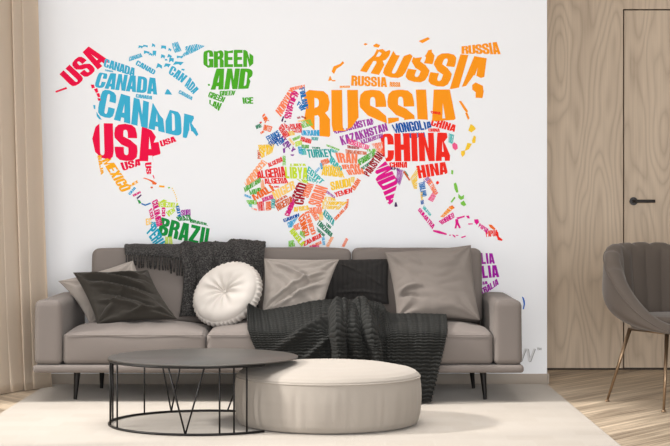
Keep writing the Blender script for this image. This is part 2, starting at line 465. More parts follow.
# pale pillow behind the charcoal one, standing on its corner
pillow('throw_pillow', [P(133, 260.5, 9.32), P(160, 306, 9.2), P(90, 325, 9.14), P(58, 281, 9.28)], .05, M['pale'],
       'pale taupe pillow peeking out behind the charcoal pillow by the left arm', seed=2.2)
pillow('throw_pillow', [P(73, 272.5, 9.18), P(148, 270, 9.2), P(177, 319, 9.02), P(97, 324, 8.99)], .055, M['dark'],
       'charcoal velvet pillow with soft creases at the left end of the sofa', seed=5.1, wr=.012, pinch=.07,
       creases=((.05, .10, .85, .42, .03, 1.3), (.08, .2, .95, .55, .02, -1.3), (.10, .30, .9, .70, .03, 1.4), (.15, .45, .8, .80, .022, -1.3), (.1, .62, .7, .9, .028, 1.3), (.12, .95, .55, .45, .03, 1.2), (.05, .9, .45, .55, .02, -1.0), (.3, .12, .98, .22, .028, 1.0), (.4, .95, .98, .85, .025, .9), (.3, .1, .98, .34, .02, -.9)))
pillow('throw_pillow', [P(300, 259.5, 9.335), P(389, 258.8, 9.335), P(389, 304, 9.29), P(300, 306, 9.29)], .028, M['ribbed'],
       'black ribbed pillow standing behind the middle of the sofa', seed=1.3, pinch=.03, wr=.003, ribs=17, nxy=140,
       creases=((.45, .1, .95, .62, .02, 2.6), (.4, .75, .98, .8, .03, 1.3)))
pillow('throw_pillow', [P(264, 258.5, 9.22), P(339, 259.5, 9.22), P(322, 311, 9.08), P(262, 313, 9.08)], .052, M['pale'],
       'light taupe pillow right beside the round white cushion', seed=7.7, wr=.011, pinch=.05,
       creases=((.02, .05, .75, .55, .028, 1.4), (.1, .05, .7, .42, .02, -1.0), (.05, .9, .9, .25, .03, 1.3), (.1, .98, .95, .38, .022, -1.2), (.25, .95, .98, .5, .03, 1.0), (.1, .3, .5, .85, .025, -1.0), (.2, .3, .65, .8, .025, .9)))
pillow('throw_pillow', [P(385, 252.5, 9.22), P(471, 245, 9.24), P(480, 320, 9.05), P(397, 318, 9.05)], .06, M['taupe'],
       'largest plain taupe pillow leaning at the right end of the sofa', seed=3.4, wr=.008, pinch=.05,
       creases=((.0, .0, .45, .3, .035, 1.1), (.0, .12, .3, .5, .03, -.9), (.03, .66, .35, .58, .022, 1.6), (.03, .72, .3, .75, .02, -1.3), (.25, .0, .42, .3, .03, -1.0), (.6, .02, .98, .12, .03, .8)))

# round tufted cushion
def round_cushion():
    c = P(226.3, 293.2, 9.10); sc = 9.10/F
    tilt = math.radians(20)
    X = Vector((math.cos(math.radians(16)), .16, math.sin(math.radians(16)))).normalized()
    nrm = Vector((-.36, -.85, .40)).normalized()
    X = (X-nrm*X.dot(nrm)).normalized(); Y = nrm.cross(X).normalized()
    if Y.z < 0: Y = -Y
    RA, RB, T = 35.2*sc, 31.0*sc, .058
    nr, na = 40, 288
    def ring(side):
        L = []
        for i in range(nr+1):
            r = i/nr
            row = []
            for j in range(na):
                a = 2*PI*j/na
                prof = T*(1-r**5)**.5
                tuft = -.030*math.exp(-(r/.16)**2)-.010*math.exp(-(r/.42)**2)
                fold = .0055*math.cos(a*11+1.2*math.sin(a*3)+.6*nz(math.cos(a), math.sin(a), r*2))*math.exp(-((r-.35)/.30)**2)
                lump = .007*nz(math.cos(a)*r*3, math.sin(a)*r*3, side*5+1)
                h = prof+(tuft+fold+lump)*(1 if r < .98 else 0)
                row.append(c+X*(RA*r*math.cos(a))+Y*(RB*r*math.sin(a))+nrm*(h if side == 0 else -h*.8))
            L.append(row)
        return L
    vs = []; fs = []
    for side in (0, 1):
        b = len(vs); L = ring(side)
        for row in L: vs += row
        for i in range(nr):
            for j in range(na):
                q = [b+i*na+j, b+i*na+(j+1) % na, b+(i+1)*na+(j+1) % na, b+(i+1)*na+j]
                fs.append(q if side else q[::-1])
    root = link('round_cushion', vs, fs, M['white'], None, True)
    bm = bmesh.new(); bm.from_mesh(root.data); bmesh.ops.remove_doubles(bm, verts=bm.verts, dist=.0004); bmesh.ops.recalc_face_normals(bm, faces=bm.faces); bm.to_mesh(root.data); bm.free()
    for p in root.data.polygons: p.use_smooth = True
    localise(root, c-Vector((0, 0, .17))); bpy.context.view_layer.update()
    tag(root, 'round white tufted cushion with a gathered pleated edge', 'cushion')
    # gathered border
    vs = []; fs = []; m = 10; na = 720
    for i in range(m+1):
        t = -1+2*i/m
        for j in range(na):
            a = 2*PI*j/na
            pl = math.sin(a*46+1.5*math.sin(a*7))
            R = .955+.105*(1-t*t)**.5+.030*pl*(1-t*t)
            vs.append(c+X*(RA*R*math.cos(a))+Y*(RB*R*math.sin(a))+nrm*(t*.034-.016))
    for i in range(m):
        for j in range(na): fs.append([i*na+j, i*na+(j+1) % na, (i+1)*na+(j+1) % na, (i+1)*na+j])
    o = link('gathered_border', vs, fs, M['white'], root, True); fixn(o)
    mb = MB(); q = c+nrm*(T-.036)
    mb.v = []; 
    for i in range(7):
        ph = PI/2*i/6
        for j in range(16):
            a = 2*PI*j/16; mb.v.append(q+(X*math.cos(a)+Y*math.sin(a))*(.009*math.cos(ph)+.0001)+nrm*(.006*math.sin(ph)))
    for i in range(6):
        for j in range(16): mb.f.append([i*16+j, i*16+(j+1) % 16, (i+1)*16+(j+1) % 16, (i+1)*16+j])
    mb.build('button', M['white'], root, True)
round_cushion()

# ------------------------------------------------------------------ cloth sheets from control grids
def cr(p0, p1, p2, p3, t):
    return .5*((2*p1)+(-p0+p2)*t+(2*p0-5*p1+4*p2-p3)*t*t+(-p0+3*p1-3*p2+p3)*t**3)
def crs(pts, t):
    n = len(pts)-1; t = max(0, min(.999999, t))*n; i = int(t); f = t-i
    g_ = lambda k: pts[max(0, min(n, k))]
    return cr(g_(i-1), g_(i), g_(i+1), g_(i+2), f)
def sheet(grid, nu, nv, disp=None):
    """grid: rows of Vectors; disp(u,v,p,n)->offset along normal"""
    pts = []
    for j in range(nv+1):
        v = j/nv
        cols = [crs([row[k] for row in grid], v) for k in range(len(grid[0]))]
        for i in range(nu+1): pts.append(crs(cols, i/nu))
    def nrm(i, j):
        a = pts[j*(nu+1)+min(nu, i+1)]-pts[j*(nu+1)+max(0, i-1)]
        b = pts[min(nv, j+1)*(nu+1)+i]-pts[max(0, j-1)*(nu+1)+i]
        n = a.cross(b)
        if n.length < 1e-9: return Vector((0, -1, 0))
        return n.normalized()
    out = []
    for j in range(nv+1):
        for i in range(nu+1):
            p = pts[j*(nu+1)+i]; n = nrm(i, j)
            if n.y-n.z > 0: n = -n
            out.append(p+n*disp(i/nu, j/nv, p) if disp else p)
    fs = [[j*(nu+1)+i, j*(nu+1)+i+1, (j+1)*(nu+1)+i+1, (j+1)*(nu+1)+i] for j in range(nv) for i in range(nu)]
    return out, fs

# knitted throw over the seat front
def knit_throw():
    r0 = [(249, 304, 8.98), (264, 310, 9.02), (285, 307, 9.04), (312, 301.5, 9.06), (342, 299, 9.08), (366, 300, 9.08), (381, 304, 9.06), (389, 313, 9.02), (416, 313.5, 9.02), (446, 314.5, 9.02)]
    r1 = [(248, 318, 8.88), (266, 320, 8.90), (288, 318, 8.90), (313, 314, 8.92), (339, 311, 8.92), (363, 313, 8.92), (381, 319, 8.90), (391, 322, 8.90), (418, 323, 8.90), (447, 323, 8.90)]
    r2 = [(249, 332, 8.765), (268, 333, 8.75), (290, 332, 8.745), (314, 330, 8.74), (337, 329, 8.735), (361, 331, 8.74), (381, 333, 8.745), (393, 334, 8.75), (419, 334, 8.755), (446.5, 334, 8.76)]
    r3 = [(256, 350, 8.745), (273, 350, 8.735), (294, 350, 8.725), (316, 350, 8.72), (338, 350, 8.715), (360, 350, 8.72), (380, 351, 8.725), (392, 352, 8.73), (417, 352, 8.735), (443, 352, 8.735)]
    r4 = [(266, 372, 8.735), (281, 374, 8.725), (299, 376, 8.715), (318, 376, 8.71), (338, 376, 8.705), (359, 376, 8.71), (378, 376, 8.715), (391, 376, 8.715), (413, 376, 8.72), (437, 376, 8.72)]
    r5 = [(276, 392, 8.73), (289, 394, 8.72), (304, 400, 8.71), (320, 402, 8.70), (339, 402.5, 8.695), (358, 402.5, 8.70), (376, 402.5, 8.705), (388, 402.5, 8.705), (408, 402.5, 8.71), (430.5, 402.5, 8.71)]
    grid = [[P(*p) for p in r] for r in (r0, r1, r2, r3, r4, r5)]
    def disp(u, v, p):
        d = -.018
        # big soft folds, some running down, some arching from the gathered point
        def fold(uc, wd, am, v0=0, v1=1.2, drift=0, curve=0):
            c = uc+drift*(v-.4)+curve*(v-.25)**2
            e = max(0, min(1, (v-v0)/.12))*max(0, min(1, (v1-v)/.1))
            e = e*e*(3-2*e)
            q_ = abs(u-c)/(wd*1.5)
            return am*(max(0, 1-q_*q_)**.75)*e
        d += fold(.445, .028, .085, .12, 1.3, .02, 0)
        d -= fold(.405, .022, .018, .16, 1.3, .02, 0)
        d += fold(.515, .026, .055, .10, 1.3, .10, .0)
        d += fold(.60, .030, .070, .04, 1.3, .22, -.05)
        d -= fold(.69, .022, .024, .02, 1.3, .10)
        d += fold(.80, .03, .010, .2, 1.3, .05)
        d += fold(.92, .03, .008, .3, 1.3, -.05)
        # diagonal fold from lower left to the gathered point
        q = (v-.22)-(.47-u)*1.05
        d += .036*math.exp(-(q/.04)**2)*max(0, min(1, (.47-u)/.08))*max(0, min(1, (u-.1)/.15))
        q = (v-.40)-(.46-u)*1.5
        d += .026*math.exp(-(q/.035)**2)*max(0, min(1, (.45-u)/.08))*max(0, min(1, (u-.12)/.15))
        d += .010*nz(u*5, v*4, 2)+.012
        # knit: rows of ridges with a zigzag of stitches
        rows = 66; k = v*rows+.42*math.sin(u*PI*50)*.5+1.2*nz(u*3, v*3, 8)
        if u < .44: k = (v+.30*(u-.44)*(.6-v))*rows+.21*math.sin(u*PI*50)
        s = abs(math.sin(k*PI/1.0*.5))
        d += .0105*s**.7+.0012*math.cos(u*PI*100)
        return d
    vs, fs = sheet(grid, 420, 380, disp)
    o = link('knitted_throw', vs, fs, M['knit'], None, True)
    md = o.modifiers.new('s', 'SOLIDIFY'); md.thickness = .008; md.offset = -1 
    localise(o, P(345, 402, 8.72))
    tag(o, 'dark chunky knitted throw spilling over the sofa seat to the rug', 'blanket')
    fixn(o)
knit_throw()

# melange throw over the back rest
def back_throw():
    bz = .818
    top = lambda x, dz=0, y=9.52: Vector(((x-CX)*9.46/F, y, bz+dz))
    xs = [181, 190, 200, 212, 222, 232, 242, 252, 264.5]
    dzs = [.006, .010, .006, .012, .010, .020, .024, .018, .010]
    r_1 = [Vector(((x-CX)*9.5/F, 9.665, .70)) for x in xs]
    r0 = [Vector(((x-CX)*9.5/F, 9.655, bz-.02)) for x in xs]
    r1 = [top(x, d, 9.56) for x, d in zip(xs, dzs)]
    r2 = [top(x, d-.002, 9.44) for x, d in zip(xs, dzs)]
    r3 = [P(x, 254, 9.365) for x in xs]
    r4 = [P(x, 275, 9.325) for x in [184, 191, 200, 211, 221, 231, 241, 251, 263.5]]
    r5 = [P(x, 297, 9.30) for x in [182.5, 190, 198, 208, 218, 228, 238, 248, 260]]
    r6 = [P(x, 316.5, 9.28) for x in [179.5, 187, 195, 206, 217, 227, 237, 247, 258]]
    grid = [r_1, r0, r1, r2, r3, r4, r5, r6]
    def disp(u, v, p):
        e = max(0, min(1, (v-.42)/.2))
        d = .010+.010*nz(u*7, v*2.5, 4)
        d += e*.034*(abs(math.sin(u*PI*4.2+.8*math.sin(v*5)+.8))**.7-.5)
        d += e*.010*math.exp(-((u-.68-.25*(v-.4))/.05)**2)+e*.020*math.exp(-((u-.42+.15*(v-.4))/.05)**2)
        d += .0045*nz(u*70, v*90, 1)+.009*nz(u*17, v*14, 3)
        return d
    vs, fs = sheet(grid, 150, 170, disp)
    # the short flat wing to the left that carries the fringe
    xs2 = [125, 134, 145, 156, 168, 180, 190]
    g2 = [[Vector(((x-CX)*9.5/F, 9.665, .72)) for x in xs2], [Vector(((x-CX)*9.5/F, 9.655, bz-.02)) for x in xs2], [top(x, .004, 9.57) for x in xs2], [top(x, .002, 9.43) for x in xs2],
          [P(x, 251, 9.375) for x in xs2], [P(x, 255, 9.36) for x in xs2], [P(x, y, 9.35) for x, y in zip(xs2, [255.5, 256, 256.5, 257, 258, 260, 264])]]
    vs2, fs2 = sheet(g2, 90, 70, lambda u, v, p: .007+.004*nz(u*9, v*2, 7)+.003*math.sin(u*30)*max(0, v-.4)+.0012*nz(u*120, v*80, 3))
    n = len(vs)
    o = link('throw_blanket', vs+vs2, fs+[[i+n for i in f] for f in fs2], M['melange'], None, True)
    md = o.modifiers.new('s', 'SOLIDIFY'); md.thickness = .005; md.offset = 0
    localise(o, P(222, 317, 9.3)); bpy.context.view_layer.update()
    tag(o, 'charcoal flecked throw with fringe hanging over the sofa back', 'blanket')
    mb = MB()
    rnd = random.Random(3)
    for k in range(24):
        t = k/23; x = 126.3+t*58.5
        y0 = 255+6*max(0, t-.7)/.3; L = 9+6*min(1, t*1.3)+rnd.uniform(-1.5, 1.5)
        sway = rnd.uniform(-1.2, 1.4)
        pts = [P(x, y0-1, 9.335), P(x+sway*.3, y0+L*.4, 9.328), P(x+sway, y0+L, 9.325)]
        mb.tube(pts, .0036, 6, r1=.0048)
        mb.tube([pts[-1], pts[-1]+Vector((0, 0, -.006))], .0048, 6, r1=.003)
    mb.build('fringe', M['melange'], o, True)
back_throw()

# ------------------------------------------------------------------ coffee table
tc_ = Vector(((203.3-CX)*7.94/F, 7.94, RZ)); TR_ = .456
table = thing('coffee_table', 'round low black metal coffee table with open wire frame', 'coffee table', tc_)
mb = MB(); mb.lathe([(TR_-.002, .320), (TR_, .321), (TR_, .3255), (TR_-.002, .3265)], tc_.x, tc_.y, 128)
o = mb.build('tabletop', M['top'], table); autosm(o, 50)
def ang_for(px, front):
    lo, hi = (-PI, 0.0) if front else (PI, 0.0)
    for _ in range(60):
        m_ = (lo+hi)/2; x = tc_.x+(TR_-.006)*math.cos(m_); y = tc_.y+(TR_-.006)*math.sin(m_)
        q = CX+x*F/y
        if q < px: lo = m_
        else: hi = m_
    return m_
def rp(a, z, r=TR_-.006): return Vector((tc_.x+r*math.cos(a), tc_.y+r*math.sin(a), z))
af = ang_for(264, True); ab = ang_for(262, False)
zr = RZ+.0065
a0, a1 = af, ab-2*PI
mb = MB(); mb.tube([rp(a0+(a1-a0)*k/110, zr) for k in range(111)], .0058, 10); mb.build('base_ring', M['black'], table, True)
mb = MB(); mb.tube([rp(a0+(a1-a0)*k/110, .3145) for k in range(111)], .0052, 10); mb.build('upper_ring', M['black'], table, True)
def rod(pa, pb):
    mb = MB(); mb.tube([pa, pb], .0042, 10); mb.build('rod', M['black'], table, True)
for px, fr in ((110.2, True), (117.2, True), (219.6, True), (234, True), (246.8, True), (112.8, False), (144.4, False)):
    a = ang_for(px, fr); rod(rp(a, zr), rp(a, .3145))
for (t0, b_, t1, fr) in ((168.3, 185.3, 204.3, True), (159.8, 171.3, 183.2, False), (218, 227.5, 241, False)):
    for t in ((t0, t1) if b_ != 227.5 else (250,)): rod(rp(ang_for(b_, fr), zr), rp(ang_for(t, fr), .3145))
rod(rp(ang_for(110.5, True), zr), rp(PI+.28, .3145)); rod(rp(ang_for(110.5, True), zr), rp(PI-.12, .3145))

# ------------------------------------------------------------------ pouf
pc = Vector(((328-CX)*7.95/F, 7.952, RZ))
pouf = thing('pouf', 'round cream velvet pouf tucked under the edge of the coffee table', 'pouf', pc)
prof = [(.30, RZ+.001), (.405, RZ+.001), (.428, RZ+.008), (.440, .035), (.447, .07), (.4505, .11), (.4515, .15), (.4485, .19), (.4445, .22), (.4425, .2325)]
def dense(pr_, k=4):
    out = []
    for i in range(len(pr_)-1):
        for j in range(k):
            t = j/k; out.append((pr_[i][0]*(1-t)+pr_[i+1][0]*t, pr_[i][1]*(1-t)+pr_[i+1][1]*t))
    return out+[pr_[-1]]
mb = MB()
def fr(r, z, a, i):
    e = math.sin(PI*max(0, min(1, (z-RZ)/.215)))
    w = .005*math.sin(a*44+2*math.sin(a*5)+1.5*math.sin(a*13))*(.25+nz(math.cos(a)*5, math.sin(a)*5, 1))+.006*nz(math.cos(a)*6, math.sin(a)*6, z*3)
    return r+e*w, z
mb.lathe(dense(prof), pc.x, pc.y, 360, fr); o = mb.build('side', M['pouf'], pouf, True)
topp = [(.4425, .2325), (.440, .243), (.425, .256), (.395, .2685), (.34, .2805), (.27, .2885), (.18, .2935), (.09, .2955), (.01, .296)]
mb = MB()
def ft(r, z, a, i):
    return r, z+.0035*nz(r*math.cos(a)*5, r*math.sin(a)*5, 6)*(1 if r < .42 else 0)
mb.lathe(dense(topp, 5), pc.x, pc.y, 200, ft); mb.build('top_cushion', M['pouf'], pouf, True)
mb = MB(); mb.tube([(pc.x+.4435*math.cos(2*PI*k/160), pc.y+.4435*math.sin(2*PI*k/160), .2325) for k in range(160)], .0036, 8, True)
mb.build('piping', M['pouf'], pouf, True)

# ------------------------------------------------------------------ armchair at the right
def armchair():
    cc = Vector((1.795, 8.735, 0)); fw = Vector((.415, -.91, 0)).normalized(); sd = Vector((.91, .415, 0)).normalized()
    root = thing('armchair', 'mauve grey channelled velvet armchair on thin brass legs by the oak door', 'armchair', cc)
    def W(r, a, z, oy=0):   # a: 0 = front, pi = back
        return cc+fw*(r*math.cos(a)+oy)+sd*(r*math.sin(a))+Vector((0, 0, z))
    def ss(t): t = max(0, min(1, t)); return t*t*(3-2*t)
    def H(a):               # rim height
        b = abs(a)/PI
        return .42+.405*ss((b-.17)/.62)-.012*(1-ss((b-.6)/.4))
    def R(a):
        b = abs(a)/PI
        return .345+.026*math.sin(b*PI)
    vs = []; fs = []
    na = 240; prof_n = 44
    for i in range(na):
        a = -PI+2*PI*i/na
        h = H(a); Rr = R(a)
        for k in range(prof_n+1):
            t = k/prof_n
            if t < .5:       # outside: from under the seat up to the rim
                s = t/.5
                z = .385+(h-.385)*ss(s*.55)/ss(.55)*1.0 if False else .388+(h-.388)*(s**1.5)
                r = .02+(Rr-.02)*min(1, (1-(1-min(1, s*1.35))**2.3))
                r += .012*math.sin(s*PI)
            elif t < .62:    # rounded lip
                s = (t-.5)/.12*PI
                r = Rr-.042*(1-math.cos(s)); z = h+(.030-.010*abs(math.cos(a*8.5))**8*ss((h-.6)/.1))*math.sin(s)
            else:            # inside down to the seat
                s = (t-.62)/.38
                z = h+(.44-h)*s
                r = (Rr-.084)-(.03)*s**1.4
                ch = abs(math.cos(a*8.5))
                e = ss(s*5+.35)*ss((h-.47)/.08)
                r -= .016*ch**.6*e
            vs.append(W(r, a, z))
    m = prof_n+1
    for i in range(na):
        for k in range(prof_n):
            i2 = (i+1) % na; fs.append([i*m+k, i2*m+k, i2*m+k+1, i*m+k+1])
    o = link('shell', vs, fs, M['chair'], root, True); fixn(o)
    # seat cushion
    mb = MB(); c0 = cc+fw*.012
    pr_ = [(.02, .40), (.21, .40), (.232, .412), (.242, .435), (.240, .460), (.225, .474), (.16, .482), (.02, .485)]
    mb.lathe(dense(pr_, 3), c0.x, c0.y, 96); mb.build('seat_cushion', M['chair'], root, True)
    # piping along the rim
    mb = MB(); mb.tube([W(R(a)+.002, a, H(a)-.004) for a in [2*PI*k/160 for k in range(-80, 80)]], .003, 6, True)
    mb.build('piping', M['chair'], root, True)
    for (f_, s_) in ((1, -1), (1, 1), (-1, -1), (-1, 1)):
        topv = cc+fw*(.165*f_)+sd*(.165*s_)+Vector((0, 0, .398))
        bot = cc+fw*(.255*f_)+sd*(.25*s_)+Vector((0, 0, .004))
        mb = MB(); mb.tube([topv, bot], .0115, 12, r1=.0065); lg = mb.build('leg', M['brass'], root, True)
        mb = MB(); mb.lathe([(.009, .0005), (.0125, .0015), (.0125, .007), (.008, .012)], bot.x, bot.y, 16); mb.build('foot', M['brass'], lg, True)
    mb = MB()
    for (a_, b_) in (((1, -1), (1, 1)), ((1, 1), (-1, 1)), ((-1, 1), (-1, -1)), ((-1, -1), (1, -1))):
        mb.tube([cc+fw*.165*a_[0]+sd*.165*a_[1]+Vector((0, 0, .394)), cc+fw*.165*b_[0]+sd*.165*b_[1]+Vector((0, 0, .394))], .008, 8)
    mb.build('leg_frame', M['brass'], root, True)
armchair()

# ------------------------------------------------------------------ mural: printed typographic world map
MY = WD-.0045
mural = thing('wall_mural', 'wall size white mural of a world map made of coloured country names', 'wall mural', (0, WD, 0))
def mp(px, py): return (px-CX)*MY/F, EYE-(py-HY)*MY/F
mx0 = -2.29; mz0 = zb; mz1 = 2.9
mb = MB(); mb.box(mx0, WX-.0005, WD-.004, WD+.0025, mz0, mz1); mb.build('mural_sheet', pr, mural)
# glyphs: lists of convex polygons in a unit box, heavy condensed capitals
def R_(x0, y0, x1, y1): return [(x0, y0), (x1, y0), (x1, y1), (x0, y1)]
def ARC(cx, cy, rx, ry, ix, iy, a0, a1, n=6):
    out = []
    def pt(a, x, y):
        c, s = math.cos(a), math.sin(a); e = .75
        return (cx+x*math.copysign(abs(c)**e, c), cy+y*math.copysign(abs(s)**e, s))
    for k in range(n):
        a = math.radians(a0+(a1-a0)*k/n); b = math.radians(a0+(a1-a0)*(k+1)/n)
        out.append([pt(a, ix, iy), pt(a, rx, ry), pt(b, rx, ry), pt(b, ix, iy)])
    return out
S_ = .42
G = {}
G['I'] = [R_(.1, 0, .9, 1)]
G['L'] = [R_(0, 0, S_, 1), R_(S_, 0, .95, .18)]
G['T'] = [R_(.31, 0, .69, .82), R_(0, .82, 1, 1)]
G['E'] = [R_(0, 0, S_, 1), R_(S_, 0, .97, .18), R_(S_, .82, .97, 1), R_(S_, .42, .9, .59)]
G['F'] = [R_(0, 0, S_, 1), R_(S_, .82, .97, 1), R_(S_, .42, .9, .59)]
G['H'] = [R_(0, 0, S_, 1), R_(1-S_, 0, 1, 1), R_(S_, .41, 1-S_, .6)]
G['N'] = [R_(0, 0, .38, 1), R_(.62, 0, 1, 1), [(.38, 1), (.38, .55), (.62, 0), (.62, .45)]]
G['M'] = [R_(0, 0, .26, 1), R_(.74, 0, 1, 1), [(.26, 1), (.26, .6), (.42, 0), (.5, .3)], [(.74, 1), (.5, .3), (.58, 0), (.74, .6)], [(.42, 0), (.58, 0), (.5, .45)]]
G['A'] = [[(0, 0), (.39, 0), (.51, .74), (.51, 1), (.2, 1)], [(1, 0), (.61, 0), (.49, .74), (.49, 1), (.8, 1)], R_(.3, .16, .7, .34)]
G['V'] = [[(0, 1), (.36, 1), (.52, .3), (.52, 0), (.3, 0)], [(1, 1), (.64, 1), (.48, .3), (.48, 0), (.7, 0)]]
G['W'] = [[(0, 1), (.24, 1), (.32, .3), (.32, 0), (.12, 0)], [(.38, 1), (.52, 1), (.34, 0), (.2, 0)], [(.48, 1), (.62, 1), (.8, 0), (.66, 0)], [(1, 1), (.76, 1), (.68, .3), (.68, 0), (.88, 0)]]
G['K'] = [R_(0, 0, S_, 1), [(S_, .55), (S_, .3), (.64, 1), (1, 1)], [(.36, .62), (.56, .72), (1, 0), (.62, 0)]]
G['X'] = [[(0, 1), (.38, 1), (1, 0), (.62, 0)], [(1, 1), (.62, 1), (0, 0), (.38, 0)]]
G['Y'] = [R_(.31, 0, .69, .5), [(0, 1), (.37, 1), (.62, .42), (.31, .42)], [(1, 1), (.63, 1), (.38, .42), (.69, .42)]]
G['Z'] = [R_(.03, .82, .97, 1), R_(0, 0, 1, .18), [(.55, .83), (.97, .83), (.45, .17), (0, .17)]]
G['O'] = ARC(.5, .72, .5, .28, .095, .15, 0, 180)+ARC(.5, .28, .5, .28, .095, .15, 180, 360)+[R_(0, .28, .405, .72), R_(.595, .28, 1, .72)]
G['Q'] = G['O']+[[(.5, .2), (.7, .25), (1, -.05), (.8, -.1)]]
G['U'] = ARC(.5, .26, .5, .26, .095, .12, 180, 360)+[R_(0, .26, .405, 1), R_(.595, .26, 1, 1)]
G['J'] = ARC(.5, .26, .5, .26, .095, .12, 180, 360)+[R_(0, .26, .36, .38), R_(.64, .26, 1, 1)]
G['C'] = ARC(.5, .72, .5, .28, .095, .15, 0, 180)+ARC(.5, .28, .5, .28, .095, .15, 180, 360)+[R_(0, .28, .405, .72), R_(.595, .6, 1, .72), R_(.595, .28, 1, .4)]
G['G'] = ARC(.5, .72, .5, .28, .095, .15, 0, 180)+ARC(.5, .28, .5, .28, .095, .15, 180, 360)+[R_(0, .28, .405, .72), R_(.595, .62, 1, .72), R_(.595, .02, 1, .5), R_(.52, .36, .7, .5)]
G['S'] = ARC(.5, .73, .5, .27, .10, .11, 0, 180)+ARC(.5, .27, .5, .27, .10, .11, 180, 360)+[R_(.6, .62, 1, .73), R_(0, .27, .4, .38), [(0, .73), (.4, .73), (.4, .66), (.6, .36), (.3, .44), (.02, .62)], [(.4, .66), (.7, .57), (.98, .42), (1, .27), (.6, .27), (.6, .36)]]
G['D'] = [R_(0, 0, .41, 1)]+ARC(.42, .7, .58, .3, .17, .14, 0, 90)+ARC(.42, .3, .58, .3, .17, .14, 270, 360)+[R_(.59, .3, 1, .7), R_(.3, .84, .43, 1), R_(.3, 0, .43, .16)]
G['B'] = [R_(0, 0, .41, 1)]+ARC(.42, .76, .55, .24, .15, .09, -90, 90)+ARC(.42, .27, .58, .27, .17, .10, -90, 90)+[R_(.3, .85, .43, 1), R_(.3, 0, .43, .16), R_(.3, .43, .43, .58)]
G['P'] = [R_(0, 0, .41, 1)]+ARC(.42, .70, .56, .30, .16, .12, -90, 90)+[R_(.3, .83, .43, 1), R_(.3, .4, .43, .57)]
G['R'] = [R_(0, 0, .41, 1)]+ARC(.42, .73, .56, .27, .16, .10, -90, 90)+[R_(.3, .84, .43, 1), R_(.3, .46, .43, .61), [(.5, .5), (.8, .52), (.98, .38), (.98, 0), (.59, 0), (.59, .42)]]
WID = {'I': .48, 'M': 1.35, 'W': 1.4, 'L': .85, 'T': .9, 'F': .9, 'E': .9, 'J': .9}
def clip_convex(poly, clipper):
    """Sutherland-Hodgman, both convex, clipper counter-clockwise"""
    out = poly
    n = len(clipper)
    for i in range(n):
        ax, ay = clipper[i]; bx, by = clipper[(i+1) % n]
        ex, ey = bx-ax, by-ay
        inp, out = out, []
        if not inp: return []
        sd_ = [ex*(p[1]-ay)-ey*(p[0]-ax) for p in inp]
        for k in range(len(inp)):
            p, q = inp[k], inp[(k+1) % len(inp)]; a, b = sd_[k], sd_[(k+1) % len(inp)]
            if a >= 0: out.append(p)
            if (a >= 0) != (b >= 0):
                t = a/(a-b); out.append((p[0]+(q[0]-p[0])*t, p[1]+(q[1]-p[1])*t))
    return out
def area2(p): return sum(p[i][0]*p[(i+1) % len(p)][1]-p[(i+1) % len(p)][0]*p[i][1] for i in range(len(p)))
def tris(poly):
    t = tessellate_polygon([[Vector((x, y, 0)) for x, y in poly]])
    out = []
    for a, b, c in t:
        q = [poly[a], poly[b], poly[c]]
        if area2(q) < 0: q.reverse()
        if abs(area2(q)) > 1e-6: out.append(q)
    return out
